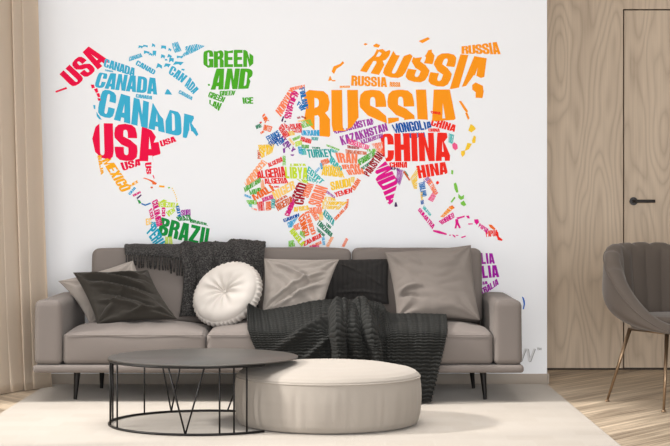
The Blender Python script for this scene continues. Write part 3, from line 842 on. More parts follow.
class Region:
    def __init__(s, name, label=None): s.name = name; s.label = label; s.polys = {}; s.words = []; s.cur = s.polys
    def put(s, p, col):
        if len(p) >= 3 and abs(area2(p)) > .004: s.cur.setdefault(col, []).append(p)
    def word(s, text, q, col, clip=None, z=None, gap=.045):
        if z: q = [(z[0]+x/z[2], z[1]+y/z[2]) for x, y in q]
        if clip and z: clip = [(z[0]+x/z[2], z[1]+y/z[2]) for x, y in clip]
        ct = tris(clip) if clip else None
        TL, TR, BR, BL = q
        big = math.dist(TL, BL) > 8.5 and math.dist(TL, TR) > 17
        own = big or s.name.split('_')[0] in ('north', 'russia', 'greenland', 'south')
        if own: s.cur = {}; s.words.append((text, col, s.cur))
        if not big:
            k_ = .09; gap = .0; cx_ = sum(p[0] for p in q)/4; cy_ = sum(p[1] for p in q)/4
            TL, TR, BR, BL = [(p[0]+(p[0]-cx_)*k_, p[1]+(p[1]-cy_)*k_) for p in q]
        ws = [WID.get(c, 1.0) for c in text]; tot = sum(ws)+gap*(len(text)-1); x = 0
        for c, w_ in zip(text, ws):
            u0, u1 = x/tot, (x+w_)/tot; x += w_+gap
            for poly in G[c]:
                if not big and len(poly) == 4 and False: pass
                pp = []
                for (a, b) in poly:
                    u = u0+(u1-u0)*a; v = 1-b
                    pp.append(((TL[0]*(1-u)+TR[0]*u)*(1-v)+(BL[0]*(1-u)+BR[0]*u)*v, (TL[1]*(1-u)+TR[1]*u)*(1-v)+(BL[1]*(1-u)+BR[1]*u)*v))
                if ct is None: s.put(pp, col)
                else:
                    for t in ct:
                        r = clip_convex(pp, t)
                        if r: s.put(r, col)
        s.cur = s.polys
    def blob(s, pts, col, z=None):
        if z: pts = [(z[0]+x/z[2], z[1]+y/z[2]) for x, y in pts]
        if s.name.split('_')[0] in ('north', 'russia', 'greenland', 'south'):
            s.cur = {}; s.words.append((None, col, s.cur))
        for t in tris(pts): s.put(t, col)
        s.cur = s.polys
    def mesh(s, name, polys, parent, label):
        vs = []; fs = []; mi = []; cols = list(polys)
        for k, c in enumerate(cols):
            for p in polys[c]:
                n = len(vs)
                pts = [mp(*q) for q in p]
                if area2(pts) < 0: pts.reverse()
                lay[0] = (lay[0]+1) % 97
                for (x, z) in pts: vs.append((x, MY-.0001-.000012*lay[0], z))
                fs.append(list(range(n, n+len(p)))); mi.append(k)
        me = bpy.data.meshes.new(name); me.from_pydata(vs, [], fs)
        for c in cols: me.materials.append(ink(c))
        for f, k in zip(me.polygons, mi): f.material_index = k
        o = bpy.data.objects.new(name, me); C.objects.link(o); o.parent = parent
        o.matrix_parent_inverse = mural.matrix_world.inverted() if parent == mural else parent.matrix_world.inverted()
        if label: o['label'] = label
        return o
    def build(s):
        if s.polys: root = s.mesh(s.name, s.polys, mural, s.label)
        else:
            root = bpy.data.objects.new(s.name, None); C.objects.link(root); root.parent = mural; root.matrix_parent_inverse = mural.matrix_world.inverted()
        bpy.context.view_layer.update()
        for (t, c, p) in s.words:
            if p and t: s.mesh('country_name', p, root, CN[c]+' word '+t)
            elif p: s.mesh('island_print', p, root, None)
        return root
lay = [0]
CN = dict(usa='crimson', can='light blue', grn='green', rus='orange', chi='red', ind='magenta', kaz='purple', mon='dark blue', bra='green', aus='purple', mex='yellow orange', ora='orange', sal='salmon', pea='peach', yel='yellow', pal='pale yellow', lim='lime', red='red', dkr='dark red', mag='magenta', teal='teal', tur='turquoise', per='blue', sky='blue', blu='blue', brn='brown orange', lgr='green')
INK = {}
PAL = dict(usa=(228, 10, 66), can=(58, 168, 204), grn=(72, 164, 34), rus=(246, 148, 24), chi=(232, 40, 28), ind=(214, 20, 134), kaz=(158, 58, 160),
           mon=(18, 84, 164), bra=(20, 138, 58), aus=(158, 22, 158), mex=(240, 170, 30), ora=(232, 104, 40), sal=(240, 128, 88), pea=(240, 160, 110), yel=(238, 196, 52),
           pal=(244, 200, 110), lim=(190, 216, 40), lgr=(120, 190, 70), red=(222, 46, 44), dkr=(160, 22, 40), mag=(208, 30, 120), pur=(128, 50, 150), teal=(40, 160, 160),
           tur=(60, 180, 180), blu=(30, 110, 180), sky=(50, 160, 210), per=(30, 160, 190), dgr=(16, 120, 84), pnk=(232, 90, 140), brn=(206, 96, 48), dpu=(70, 30, 90), gry=(150, 150, 152), lgy=(206, 206, 208), log=(30, 96, 190))
def ink(c):
    if c not in INK: INK[c] = mat('ink_'+c, rgb(*[min(255, v*1.04+3) for v in PAL[c]]), .75, 0, 0, .15)
    return INK[c]

# --- North America
na = Region('north_america_lettering', 'crimson USA and blue CANADA words')
z1 = (50, 20, 4.056); z1b = (55, 40, 8.917); z2b = (90, 55, 8.11); z3b = (125, 35, 6.376); z4b = (85, 80, 4.954); z5b = (90, 140, 6.367)
na.word('USA', [(40, 305), (318, 40), (485, 185), (165, 428)], 'usa', z=z1b)
na.blob([(22, 288), (66, 272), (70, 279), (24, 295)], 'usa', z1)
for b in ([(165, 262), (178, 262), (182, 275), (170, 278)], [(178, 280), (192, 276), (196, 292), (186, 296)], [(188, 298), (200, 296), (204, 312), (194, 314)], [(192, 316), (204, 318), (206, 326), (196, 328)]): na.blob(b, 'usa', z1)
na.word('CANADA', [(228, 158), (342, 196), (337, 226), (222, 190)], 'can', z=z1)
na.word('CANADA', [(225, 200), (255, 206), (255, 212), (225, 207)], 'can', z=z1)
na.word('CANADA', [(72, 135), (545, 188), (545, 322), (32, 262)], 'can', [(28, 250), (72, 140), (130, 150), (240, 145), (545, 190), (550, 322), (380, 310), (210, 290), (130, 285), (50, 275)], z=z2b)
na.word('CANADA', [(352, 300), (413, 309), (411, 322), (350, 314)], 'can', z=z1)
na.word('CANADA', [(85, 40), (552, 180), (566, 305), (58, 175)], 'can',
        [(60, 170), (68, 60), (110, 38), (200, 70), (310, 95), (335, 110), (372, 175), (398, 205), (420, 148), (470, 160), (500, 168), (545, 180), (528, 214), (564, 268), (552, 279), (535, 256), (515, 250), (505, 285), (480, 295), (440, 278), (400, 285), (250, 228), (66, 190)], z=z4b)
na.blob([(535, 232), (548, 240), (562, 270), (552, 276), (538, 262)], 'can', z4b)
for b in ([(175, 345), (184, 345), (184, 362), (178, 360)], [(188, 372), (196, 384), (210, 404), (200, 402), (190, 390)]): na.blob(b, 'can', z1)
na.word('CANADA', [(30, 140), (100, 117), (108, 140), (28, 167)], 'can', z=z3b)
na.word('CANAD', [(85, 163), (192, 225), (180, 250), (70, 190)], 'can', z=z3b)
na.word('CANADA', [(385, 72), (510, 45), (505, 82), (345, 150)], 'can', [(350, 145), (385, 105), (385, 75), (430, 52), (510, 70), (440, 110), (375, 140)], z=z3b)
na.word('CAN', [(300, 192), (400, 262), (362, 305), (275, 245)], 'can', z=z3b)
na.word('ADA', [(410, 262), (475, 350), (435, 378), (378, 325)], 'can', z=z3b)
na.word('CANADA', [(352, 352), (430, 395), (422, 414), (343, 372)], 'can', z=z3b)
na.blob([(252, 378), (268, 344), (280, 350), (301, 381)], 'can', z3b)
na.word('CAN', [(300, 55), (335, 45), (358, 100), (318, 112)], 'can', z=z3b)
rnd = random.Random(11)
for (x0, y0, x1, y1) in ((84, 66, 118, 86), (112, 62, 146, 80), (170, 52, 192, 80), (120, 98, 158, 122), (150, 112, 176, 134), (176, 100, 200, 138), (230, 66, 262, 92), (276, 82, 296, 106), (228, 122, 256, 152), (268, 120, 300, 150), (280, 145, 312, 176), (305, 168, 375, 194), (198, 178, 236, 216), (246, 180, 292, 208), (330, 132, 372, 150), (360, 215, 382, 230), (255, 152, 270, 166)):
    na.blob([(x0+rnd.uniform(0, .3)*(x1-x0), y0), (x1, y0+rnd.uniform(0, .5)*(y1-y0)), (x1-rnd.uniform(0, .35)*(x1-x0), y1), ((x0+x1)/2, y1-.35*(y1-y0)), (x0, y1-rnd.uniform(0, .3)*(y1-y0))], 'can', z3b)
na.word('USA', [(26, 212), (372, 222), (382, 405), (30, 398)], 'usa',
        [(36, 290), (52, 232), (75, 213), (255, 215), (292, 232), (330, 250), (352, 282), (340, 310), (370, 306), (378, 350), (372, 368), (335, 378), (338, 404), (300, 402), (200, 402), (120, 396), (78, 384), (50, 356)], z=z4b)
na.word('USA', [(372, 302), (440, 280), (450, 304), (380, 330)], 'usa', z=z4b)
na.word('USA', [(192, 145), (322, 118), (322, 160), (212, 198)], 'usa', z=z5b)
na.word('US', [(390, 145), (388, 215), (362, 215), (350, 148)], 'usa', z=z5b)
na.blob([(398, 224), (404, 222), (412, 244), (406, 246)], 'usa', z5b)
na.word('MEXICO', [(132, 118), (258, 302), (196, 325), (82, 138)], 'mex', z=z5b)
na.word('BAJA', [(72, 102), (86, 210), (70, 218), (48, 104)], 'mex', z=z5b)
na.word('MEX', [(252, 286), (300, 256), (306, 272), (262, 296)], 'mex', z=z5b)
na.word('GUA', [(244, 340), (282, 298), (292, 308), (256, 350)], 'sky', z=z5b)
na.word('HON', [(272, 348), (318, 326), (322, 338), (280, 360)], 'mag', z=z5b)
na.blob([(296, 368), (325, 345), (329, 352), (302, 378)], 'dpu', z5b)
na.blob([(300, 378), (318, 385), (328, 402), (312, 406)], 'bra', z5b)
na.blob([(326, 400), (352, 410), (384, 398), (388, 406), (352, 420), (328, 410)], 'blu', z5b)
na.blob([(334, 242), (350, 240), (400, 258), (426, 275), (420, 285), (398, 282), (395, 270), (370, 254)], 'ora', z5b)
na.blob([(440, 288), (475, 292), (474, 303), (440, 300)], 'mex', z5b); na.blob([(496, 300), (510, 299), (510, 308), (497, 308)], 'lgr', z5b)
na.blob([(384, 298), (398, 296), (402, 306), (388, 308)], 'brn', z5b)
for k in range(7): a = k/7; na.blob([(520+30*math.sin(a*1.6), 305+a*92), (526+30*math.sin(a*1.6), 304+a*92), (527+30*math.sin(a*1.6), 312+a*92), (521+30*math.sin(a*1.6), 313+a*92)], 'yel', z5b)
na.build()
# --- Greenland
gr_ = Region('greenland_lettering', 'green word GREENLAND')
z7 = (195, 40, 5.954)
gr_.word('GREEN', [(50, 60), (347, 58), (347, 160), (50, 166)], 'grn', [(50, 70), (80, 60), (130, 68), (160, 58), (200, 66), (240, 58), (300, 60), (347, 95), (347, 140), (325, 160), (180, 162), (80, 168), (50, 145)], z=z7)
gr_.word('LAND', [(45, 170), (347, 170), (335, 292), (20, 297)], 'grn', [(118, 170), (330, 170), (347, 180), (340, 215), (322, 230), (330, 245), (318, 290), (92, 297), (105, 262)], z=z7)
gr_.word('GREEN', [(150, 304), (238, 302), (228, 328), (152, 330)], 'grn', z=z7)
gr_.word('GREEN', [(92, 308), (178, 342), (165, 370), (80, 338)], 'grn', z=z7)
gr_.word('LAN', [(88, 358), (158, 378), (140, 420), (88, 380)], 'grn', z=z7)
gr_.word('ICE', [(283, 344), (345, 342), (345, 378), (288, 378)], 'grn', z=z7)
gr_.blob([(76, 262), (88, 262), (90, 272), (78, 273)], 'grn', z7)
gr_.build()
# --- South America
sa = Region('south_america_lettering', 'green BRAZIL with smaller pink, yellow and blue country names')
z6 = (140, 175, 5.95)
sa.word('COLOMBIA', [(104, 148), (132, 295), (100, 302), (72, 165)], 'mag', z=z6)
sa.word('ECU', [(70, 198), (84, 255), (64, 262), (54, 212)], 'mag', z=z6)
sa.word('CO', [(150, 195), (150, 245), (130, 245), (130, 195)], 'mag', z=z6)
sa.word('VENEZUELA', [(112, 158), (225, 168), (218, 192), (115, 190)], 'lim', z=z6)
sa.blob([(125, 155), (140, 145), (160, 152), (158, 158), (126, 160)], 'lim', z6)
sa.word('VEN', [(155, 220), (200, 196), (208, 215), (170, 250)], 'lim', z=z6)
sa.word('GUY', [(232, 183), (246, 246), (226, 252), (214, 188)], 'blu', z=z6)
sa.word('SURI', [(246, 210), (298, 204), (300, 240), (248, 240)], 'kaz', z=z6)
sa.word('BRAZIL', [(218, 250), (300, 235), (312, 268), (235, 272)], 'bra', z=z6)
sa.word('BRASIL', [(300, 262), (402, 288), (400, 300), (302, 282)], 'bra', z=z6)
sa.word('BRAZIL', [(128, 252), (443, 325), (428, 432), (103, 355)], 'bra', z=z6)
sa.word('PERU', [(92, 285), (152, 400), (92, 432), (38, 345)], 'per', z=z6)
sa.word('EC', [(35, 262), (66, 256), (68, 292), (38, 298)], 'pal', z=z6)
sa.word('PE', [(66, 280), (96, 280), (100, 305), (66, 310)], 'per', z=z6)
sa.word('BOLIVIA', [(152, 368), (190, 370), (194, 430), (150, 432)], 'lim', z=z6)
sa.word('CHILE', [(178, 250), (186, 340), (178, 342), (168, 250)], 'ora'); sa.word('ARGENTINA', [(200, 250), (194, 330), (183, 330), (184, 252)], 'sky')
sa.build()
# --- Europe
eu = Region('europe_lettering', 'many small country names of Europe in mixed colours')
z8 = (250, 80, 6.371)
eu.word('NORWAY', [(166, 190), (255, 55), (284, 72), (200, 228)], 'sal', z=z8)
eu.word('NORWAY', [(262, 48), (345, 30), (352, 48), (270, 66)], 'sal', z=z8)
eu.word('SWEDEN', [(218, 235), (268, 66), (312, 92), (268, 248)], 'mag', [(215, 215), (240, 140), (262, 75), (290, 65), (312, 92), (280, 150), (262, 245), (222, 250)], z=z8)
eu.word('FINLAND', [(346, 50), (372, 175), (340, 185), (315, 60)], 'blu', z=z8)
eu.word('FIN', [(312, 135), (350, 182), (325, 195), (300, 160)], 'blu', z=z8)
eu.word('UK', [(92, 215), (122, 262), (96, 275), (78, 230)], 'ora', z=z8)
eu.word('UNITED', [(92, 285), (142, 298), (130, 330), (85, 318)], 'ora', z=z8)
eu.word('UK', [(66, 332), (90, 320), (92, 332), (70, 345)], 'ora', z=z8)
eu.word('IRE', [(35, 292), (70, 275), (76, 298), (42, 312)], 'dgr', z=z8)
eu.blob([(60, 268), (74, 264), (76, 274), (62, 276)], 'red', z8)
eu.blob([(198, 262), (210, 230), (218, 234), (208, 268)], 'dpu', z8); eu.blob([(218, 262), (228, 258), (230, 268), (220, 270)], 'dpu', z8)
eu.word('FRANCE', [(103, 362), (175, 322), (194, 350), (122, 392)], 'blu', z=z8)
eu.word('FRANCE', [(118, 400), (182, 345), (202, 372), (140, 420)], 'mon', z=z8)
eu.word('FRA', [(160, 395), (212, 370), (218, 395), (180, 420)], 'blu', z=z8)
eu.word('GERMANY', [(205, 280), (252, 350), (222, 374), (184, 310)], 'red', z=z8)
eu.word('DEU', [(215, 275), (254, 300), (252, 330), (225, 300)], 'red', z=z8)
eu.word('POLAND', [(255, 282), (325, 275), (328, 300), (262, 310)], 'red', z=z8)
eu.word('CZECH', [(262, 308), (328, 302), (326, 335), (280, 332)], 'red', z=z8)
eu.word('UKRAINE', [(330, 322), (446, 320), (448, 355), (334, 352)], 'sky', z=z8)
eu.word('BELARUS', [(328, 282), (385, 262), (400, 288), (338, 305)], 'lgr', z=z8)
eu.word('LATVIA', [(330, 262), (385, 250), (386, 262), (334, 275)], 'lgr', z=z8)
eu.word('ESTONIA', [(305, 258), (348, 250), (350, 262), (308, 268)], 'pal', z=z8)
eu.word('RUS', [(300, 236), (318, 232), (322, 244), (304, 248)], 'dkr', z=z8); eu.word('RUS', [(330, 228), (358, 240), (355, 248), (328, 238)], 'dkr', z=z8)
eu.word('ROMANIA', [(330, 360), (392, 380), (385, 405), (322, 388)], 'red', z=z8)
eu.word('AUSTRIA', [(240, 330), (280, 325), (285, 350), (248, 356)], 'yel', z=z8)
eu.word('HUNGARY', [(272, 372), (318, 352), (322, 368), (278, 388)], 'lgr', z=z8)
eu.word('SERBIA', [(288, 395), (328, 385), (330, 410), (292, 425)], 'lim', z=z8)
eu.word('BULGARIA', [(330, 412), (375, 415), (372, 435), (330, 432)], 'grn', z=z8)
eu.word('GREECE', [(305, 425), (330, 428), (335, 470), (312, 468)], 'sky', z=z8)
eu.word('CROATIA', [(255, 370), (285, 405), (275, 415), (245, 380)], 'pal', z=z8)
eu.word('MOLDOVA', [(392, 362), (435, 366), (430, 385), (395, 382)], 'teal', z=z8)
eu.word('ITALY', [(212, 355), (288, 440), (272, 462), (196, 372)], 'pur', z=z8)
eu.word('ITALY', [(200, 385), (240, 425), (228, 438), (196, 400)], 'pur', z=z8)
z4 = (235, 120, 3.433)
eu.word('SPAIN', [(82, 96), (134, 82), (126, 112), (92, 130)], 'yel', z=z4)
eu.word('SPAIN', [(80, 86), (115, 84), (116, 94), (82, 97)], 'yel', z=z4)
eu.word('PORT', [(78, 132), (78, 104), (88, 104), (88, 132)], 'brn', z=z4)
eu.blob([(190, 118), (204, 118), (200, 124), (192, 122)], 'pur', z4); eu.blob([(164, 98), (172, 96), (172, 112), (166, 114)], 'pur', z4)
eu.build()
# --- Africa
af_ = Region('africa_lettering', 'many small African country names in warm and green colours')
c1 = (240, 145, 6.367); c2 = (290, 145, 6.367); c3 = (280, 195, 8.11)
A = af_.word
A('MOROCCO', [(28, 235), (140, 93), (178, 122), (40, 275)], 'pea', [(28, 235), (70, 165), (140, 93), (178, 115), (120, 170), (110, 205), (40, 270)], z=c1)
A('ALGERIA', [(178, 118), (262, 76), (270, 104), (188, 140)], 'red', z=c1)
A('ALGERIA', [(112, 168), (275, 138), (287, 202), (118, 210)], 'red', z=c1)
A('ALGERIA', [(158, 215), (290, 208), (302, 243), (165, 247)], 'red', z=c1)
A('MAL', [(205, 262), (252, 260), (252, 270), (208, 272)], 'red', z=c1)
A('TUNIS', [(272, 130), (272, 70), (290, 72), (292, 130)], 'lgr', z=c1)
A('LIBYA', [(170, 160), (250, 163), (249, 203), (174, 200)], 'lim', z=z4)
A('LIBYA', [(192, 150), (240, 150), (242, 158), (192, 158)], 'lim', z=z4)
A('LIB', [(212, 202), (250, 206), (250, 218), (225, 212)], 'lim', z=z4)
A('MAURITANIA', [(28, 268), (125, 203), (132, 235), (36, 297)], 'grn', z=c1)
A('MAUR', [(60, 288), (130, 272), (132, 308), (68, 316)], 'grn', z=c1)
A('SAHARA', [(44, 240), (120, 210), (118, 214), (50, 255)], 'pea', z=c1)
A('MALI', [(80, 318), (190, 252), (218, 290), (96, 352)], 'ora', z=c1)
A('MA', [(132, 225), (148, 222), (160, 280), (136, 290)], 'pea', z=c1)
A('NIGER', [(200, 300), (342, 222), (352, 276), (225, 352)], 'pal', z=c1)
A('BURKINA', [(140, 338), (205, 316), (212, 342), (150, 362)], 'mag', z=c1)
A('NIGERIA', [(225, 378), (322, 328), (332, 365), (246, 418)], 'brn', z=c1)
A('NIGER', [(215, 360), (290, 320), (300, 330), (222, 374)], 'brn', z=c1)
A('SENEGAL', [(30, 312), (72, 328), (72, 342), (30, 326)], 'sky', z=c1)
A('GUINEA', [(42, 352), (105, 350), (106, 378), (55, 376)], 'lgr', z=c1)
A('SL', [(55, 372), (82, 378), (78, 396), (60, 392)], 'tur', z=c1)
A('LIB', [(72, 398), (108, 408), (106, 418), (80, 408)], 'sal', z=c1)
A('IVORY', [(108, 365), (150, 358), (158, 415), (120, 418)], 'red', z=c1)
A('GHANA', [(165, 415), (165, 362), (195, 360), (198, 412)], 'ora', z=c1)
A('TOGO', [(198, 402), (200, 345), (224, 346), (222, 405)], 'teal', z=c1)
A('CAMEROON', [(285, 440), (330, 345), (358, 350), (315, 450)], 'mag', z=c1)
A('CHAD', [(202, 288), (216, 212), (248, 222), (235, 292)], 'dkr', z=z4)
A('CHA', [(188, 280), (212, 222), (218, 226), (198, 285)], 'dkr', z=z4)
A('EGYPT', [(122, 138), (215, 225), (192, 246), (110, 175)], 'tur', z=c2)
A('EGYPT', [(112, 190), (180, 235), (170, 245), (110, 225)], 'tur', z=c2)
A('EGY', [(160, 165), (185, 140), (192, 150), (170, 175)], 'sky', z=c2)
A('SUDAN', [(112, 372), (165, 252), (242, 275), (195, 398)], 'sal', z=c2)
A('SUDAN', [(80, 320), (110, 245), (150, 255), (115, 335)], 'sal', z=c2)
A('SUDAN', [(120, 400), (205, 395), (195, 440), (120, 430)], 'sal', z=c2)
A('ERITREA', [(240, 292), (288, 330), (280, 338), (232, 305)], 'kaz', z=c2)
A('ETHIOPIA', [(352, 52), (545, 55), (505, 85), (352, 78)], 'yel', z=c3)
A('ETHIOPIA', [(350, 84), (500, 92), (470, 118), (350, 110)], 'yel', z=c3)
A('ETHI', [(370, 15), (440, 20), (450, 45), (360, 45)], 'yel', z=c3)
A('SOMALIA', [(440, 185), (535, 85), (545, 105), (455, 205)], 'ora', z=c3)
A('SOM', [(530, 95), (540, 38), (558, 35), (552, 90)], 'ora', z=c3)
A('AFRICA', [(115, 100), (225, 85), (235, 120), (118, 135)], 'yel', z=c3)
A('UGANDA', [(318, 205), (318, 140), (350, 140), (350, 200)], 'pal', z=c3)
A('KENYA', [(368, 120), (442, 205), (428, 248), (350, 160)], 'teal', z=c3)
A('TANZANIA', [(322, 205), (425, 312), (408, 338), (300, 238)], 'dgr', z=c3)
A('TANZAN', [(300, 262), (365, 320), (350, 335), (300, 290)], 'dgr', z=c3)
A('TAN', [(378, 225), (415, 255), (405, 275), (370, 245)], 'dgr', z=c3)
A('CONGO', [(195, 150), (238, 318), (195, 332), (150, 195)], 'ora', z=c3)
A('CONGO', [(232, 135), (290, 305), (255, 320), (200, 150)], 'sal', z=c3)
A('CONGO', [(270, 120), (318, 185), (290, 210), (245, 140)], 'sal', z=c3)
A('RDC', [(110, 250), (150, 225), (165, 275), (120, 285)], 'sal', z=c3)
A('GABON', [(28, 195), (148, 150), (152, 175), (38, 220)], 'mon', z=c3)
A('CONGO', [(60, 225), (145, 180), (95, 262), (70, 262)], 'sky', z=c3)
A('CAMER', [(40, 160), (95, 55), (118, 62), (72, 168)], 'mag', z=c3)
A('ANGOLA', [(108, 268), (200, 385), (172, 415), (80, 300)], 'lim', z=c3)
A('ANGOLA', [(165, 290), (200, 300), (200, 350), (160, 320)], 'lgr', z=c3)
A('ANG', [(68, 375), (110, 365), (120, 415), (72, 420)], 'lgr', z=c3)
A('ZAMBIA', [(190, 378), (325, 312), (332, 345), (200, 412)], 'red', z=c3)
A('ZAMBIA', [(240, 412), (330, 372), (335, 395), (250, 430)], 'sal', z=c3)
A('ZIMBABWE', [(240, 415), (315, 398), (318, 425), (245, 435)], 'mag', z=c3)
A('MALAWI', [(362, 340), (366, 402), (346, 402), (340, 345)], 'sky', z=c3)
A('MOZAMBIQUE', [(372, 412), (412, 340), (435, 345), (395, 420)], 'pea', z=c3)
A('MADAGASCAR', [(500, 415), (535, 348), (552, 362), (522, 420)], 'sal', z=c3)
A('NAMIBIA', [(291, 250), (308, 250), (308, 275), (295, 275)], 'lgr'); A('BOTSWANA', [(309, 250), (326, 250), (324, 266), (310, 268)], 'ora')
A('AFRICA', [(300, 276), (324, 270), (318, 292), (304, 294)], 'yel')
af_.build()
# --- Russia
ru = Region('russia_lettering', 'large orange words RUSSIA')
d5 = (310, 30, 6.867); d6 = (390, 30, 4.696)
ru.word('RUSSIA', [(303.5, 90), (455, 89), (458.5, 133), (303.5, 138)], 'rus',
        [(303.5, 94), (309, 90), (322, 91), (329, 90), (452, 89.5), (455, 103), (458.5, 116), (454, 120), (434, 121), (425, 119.5), (412, 119), (398, 121), (388, 124), (372, 117.5), (358, 118), (352, 127), (345, 131), (334, 131), (329, 137), (320, 136), (313, 129), (304, 120), (306, 108)])
ru.word('RUSSIA', [(373, 46.5), (491, 57), (482, 95), (357.5, 71)], 'rus',
        [(360, 71), (365, 63), (374, 55), (377, 49), (383, 53), (392, 48.5), (396, 55), (404, 56), (410, 54), (415, 58), (424, 57), (431, 48.5), (440, 48), (452, 52), (468, 55), (488, 58.5), (487, 76), (481, 78), (474, 75), (466, 86), (452, 89), (440, 90), (428, 87), (405, 84), (384, 76)])
ru.word('RUSSIA', [(285, 312), (525, 325), (530, 392), (282, 382)], 'rus', z=d5)
ru.word('RUSSIA', [(550, 358), (617, 360), (617, 390), (550, 388)], 'rus', z=d5)
ru.word('RUSSIA', [(207, 384), (272, 382), (272, 396), (207, 398)], 'rus', z=d5)
ru.word('RUSSIA', [(343, 78), (500, 58), (512, 112), (343, 110)], 'rus', z=d6)
for b in ([(148, 285), (162, 250), (208, 232), (224, 214), (236, 226), (215, 246), (182, 266), (165, 302), (155, 292)], [(138, 312), (152, 345), (124, 350)],
          [(366, 97), (380, 90), (398, 97), (380, 106)], [(433, 106), (455, 93), (482, 104), (470, 122), (455, 118), (440, 116)], [(470, 135), (500, 130), (520, 148), (500, 162), (478, 152)], [(150, 344), (175, 344), (175, 352), (150, 352)]): ru.blob(b, 'rus', d5)
for b in ([(386, 258), (402, 246), (436, 262), (440, 290), (434, 320), (402, 318), (402, 292), (386, 280)], [(322, 333), (334, 333), (350, 356), (366, 380), (362, 392), (346, 372)], [(352, 388), (364, 390), (374, 415), (366, 422)], [(134, 52), (178, 34), (188, 42), (152, 62)], [(168, 118), (180, 95), (196, 92), (198, 130), (182, 135)]): ru.blob(b, 'rus', d6)
ru.build()
# --- Asia
asia = Region('asia_lettering', 'red CHINA, magenta INDIA and the smaller Asian country names')
A = asia.word
d4 = (300, 85, 6.37); d7 = (310, 130, 6.375); e1 = (365, 155, 6.375); d8 = (370, 110, 5.944); e2 = (410, 170, 5.58); e3 = (430, 90, 4.055)
A('KAZAKHSTAN', [(210, 268), (460, 208), (472, 250), (225, 312)], 'kaz', [(210, 290), (240, 268), (290, 278), (330, 270), (330, 235), (460, 212), (472, 250), (225, 312)], z=d4)
A('KAZAKHSTAN', [(250, 328), (548, 242), (562, 290), (268, 385)], 'kaz', z=d4)
A('KAZAKHSTAN', [(390, 350), (520, 310), (522, 335), (400, 376)], 'kaz', z=d4)
A('UZBEKISTAN', [(308, 342), (438, 385), (428, 414), (312, 375)], 'pnk', z=d4)
A('TURKMENISTAN', [(240, 98), (310, 108), (310, 122), (240, 116)], 'dkr', z=d7)
A('TURKMENISTAN', [(230, 125), (355, 138), (355, 158), (230, 148)], 'brn', z=d7)
A('TURKEY', [(105, 28), (262, 25), (275, 76), (115, 82)], 'teal', z=c2)
A('TUR', [(140, 12), (190, 14), (190, 24), (140, 24)], 'dgr', z=c2)
A('TURK', [(60, 30), (100, 20), (105, 60), (70, 65)], 'tur', z=c2)
A('GEORGIA', [(108, 92), (188, 122), (182, 132), (110, 104)], 'lgr', z=d7)
A('ARMEN', [(135, 118), (175, 135), (172, 150), (140, 140)], 'tur', z=d7)
A('IRAN', [(158, 143), (303, 153), (300, 215), (178, 208)], 'sal', z=d7)
A('IRAN', [(205, 222), (310, 216), (312, 245), (212, 248)], 'sal', z=d7)
A('IRAN', [(232, 255), (330, 245), (342, 280), (250, 285)], 'sal', z=d7)
A('IRAQ', [(265, 70), (332, 148), (318, 168), (250, 108)], 'tur', z=c2)
A('SYRIA', [(195, 100), (240, 85), (252, 110), (210, 130)], 'ora', z=c2)
A('ISRAEL', [(190, 120), (205, 105), (212, 150), (198, 155)], 'sky', z=c2)
A('ARABIA', [(212, 142), (318, 138), (342, 205), (205, 190)], 'yel', z=c2)
A('SAUDI', [(258, 238), (378, 212), (385, 262), (268, 288)], 'yel', z=c2)
A('ARABIA', [(205, 130), (300, 125), (305, 140), (205, 145)], 'pal', z=c2)
A('YEMEN', [(158, 398), (262, 370), (265, 398), (168, 428)], 'red', z=d7)
A('OMAN', [(262, 368), (300, 310), (322, 325), (285, 385)], 'ora', z=d7)
A('QATAR', [(260, 300), (285, 300), (280, 335), (262, 330)], 'yel', z=d7)
A('AFGHANISTAN', [(306, 190), (405, 132), (412, 165), (318, 225)], 'grn', z=d7)
A('AFGHAN', [(325, 240), (398, 188), (405, 200), (335, 255)], 'dgr', z=d7)
A('TAJIK', [(360, 122), (420, 120), (420, 138), (366, 138)], 'lgr', z=d7)
A('PAKISTAN', [(340, 272), (425, 140), (468, 170), (378, 292)], 'dkr', z=d7)
A('KYRGYZ', [(392, 88), (465, 75), (468, 148), (422, 145)], 'sal', [(392, 88), (465, 75), (468, 150), (425, 140)], z=d7)
A('INDIA', [(196, 12), (232, 285), (150, 330), (30, 75)], 'ind', [(72, 90), (130, 38), (168, 90), (188, 130), (208, 160), (202, 200), (182, 270), (178, 300), (158, 316), (143, 305), (108, 215), (62, 160), (85, 130), (64, 112)], z=e1)
A('ASSAM', [(205, 92), (248, 100), (222, 190), (200, 170)], 'kaz', z=e1)
A('NEPAL', [(158, 72), (225, 88), (225, 102), (158, 90)], 'dpu', z=e1)
asia.blob([(242, 108), (250, 100), (290, 160), (280, 164)], 'brn', e1); asia.blob([(252, 100), (260, 104), (278, 132), (272, 136)], 'dgr', e1)
asia.blob([(192, 302), (200, 300), (208, 328), (190, 332), (188, 322)], 'dpu', e1)
A('CHINA', [(158, 48), (268, 44), (264, 80), (164, 76)], 'chi', z=e1)
A('MYANMAR', [(336, 78), (332, 218), (312, 215), (288, 150)], 'yel', z=e1)
A('THAILAND', [(378, 170), (392, 258), (362, 262), (343, 180)], 'blu', z=e1)
A('THAI', [(372, 285), (376, 312), (358, 315), (354, 290)], 'mon', z=e1); A('THAI', [(366, 235), (368, 285), (358, 285), (352, 238)], 'yel', z=e1)
A('MALAYSIA', [(378, 322), (422, 378), (412, 388), (370, 342)], 'tur', z=e1)
A('LAOS', [(372, 158), (402, 138), (422, 165), (400, 182)], 'kaz', z=e1)
A('VIETNAM', [(418, 150), (464, 240), (440, 250), (395, 172)], 'sal', z=e1)
A('CAMBODIA', [(464, 238), (432, 298), (402, 282), (436, 232)], 'pnk', z=e1)
asia.blob([(453, 170), (466, 165), (474, 178), (462, 188), (454, 184)], 'chi', e1)
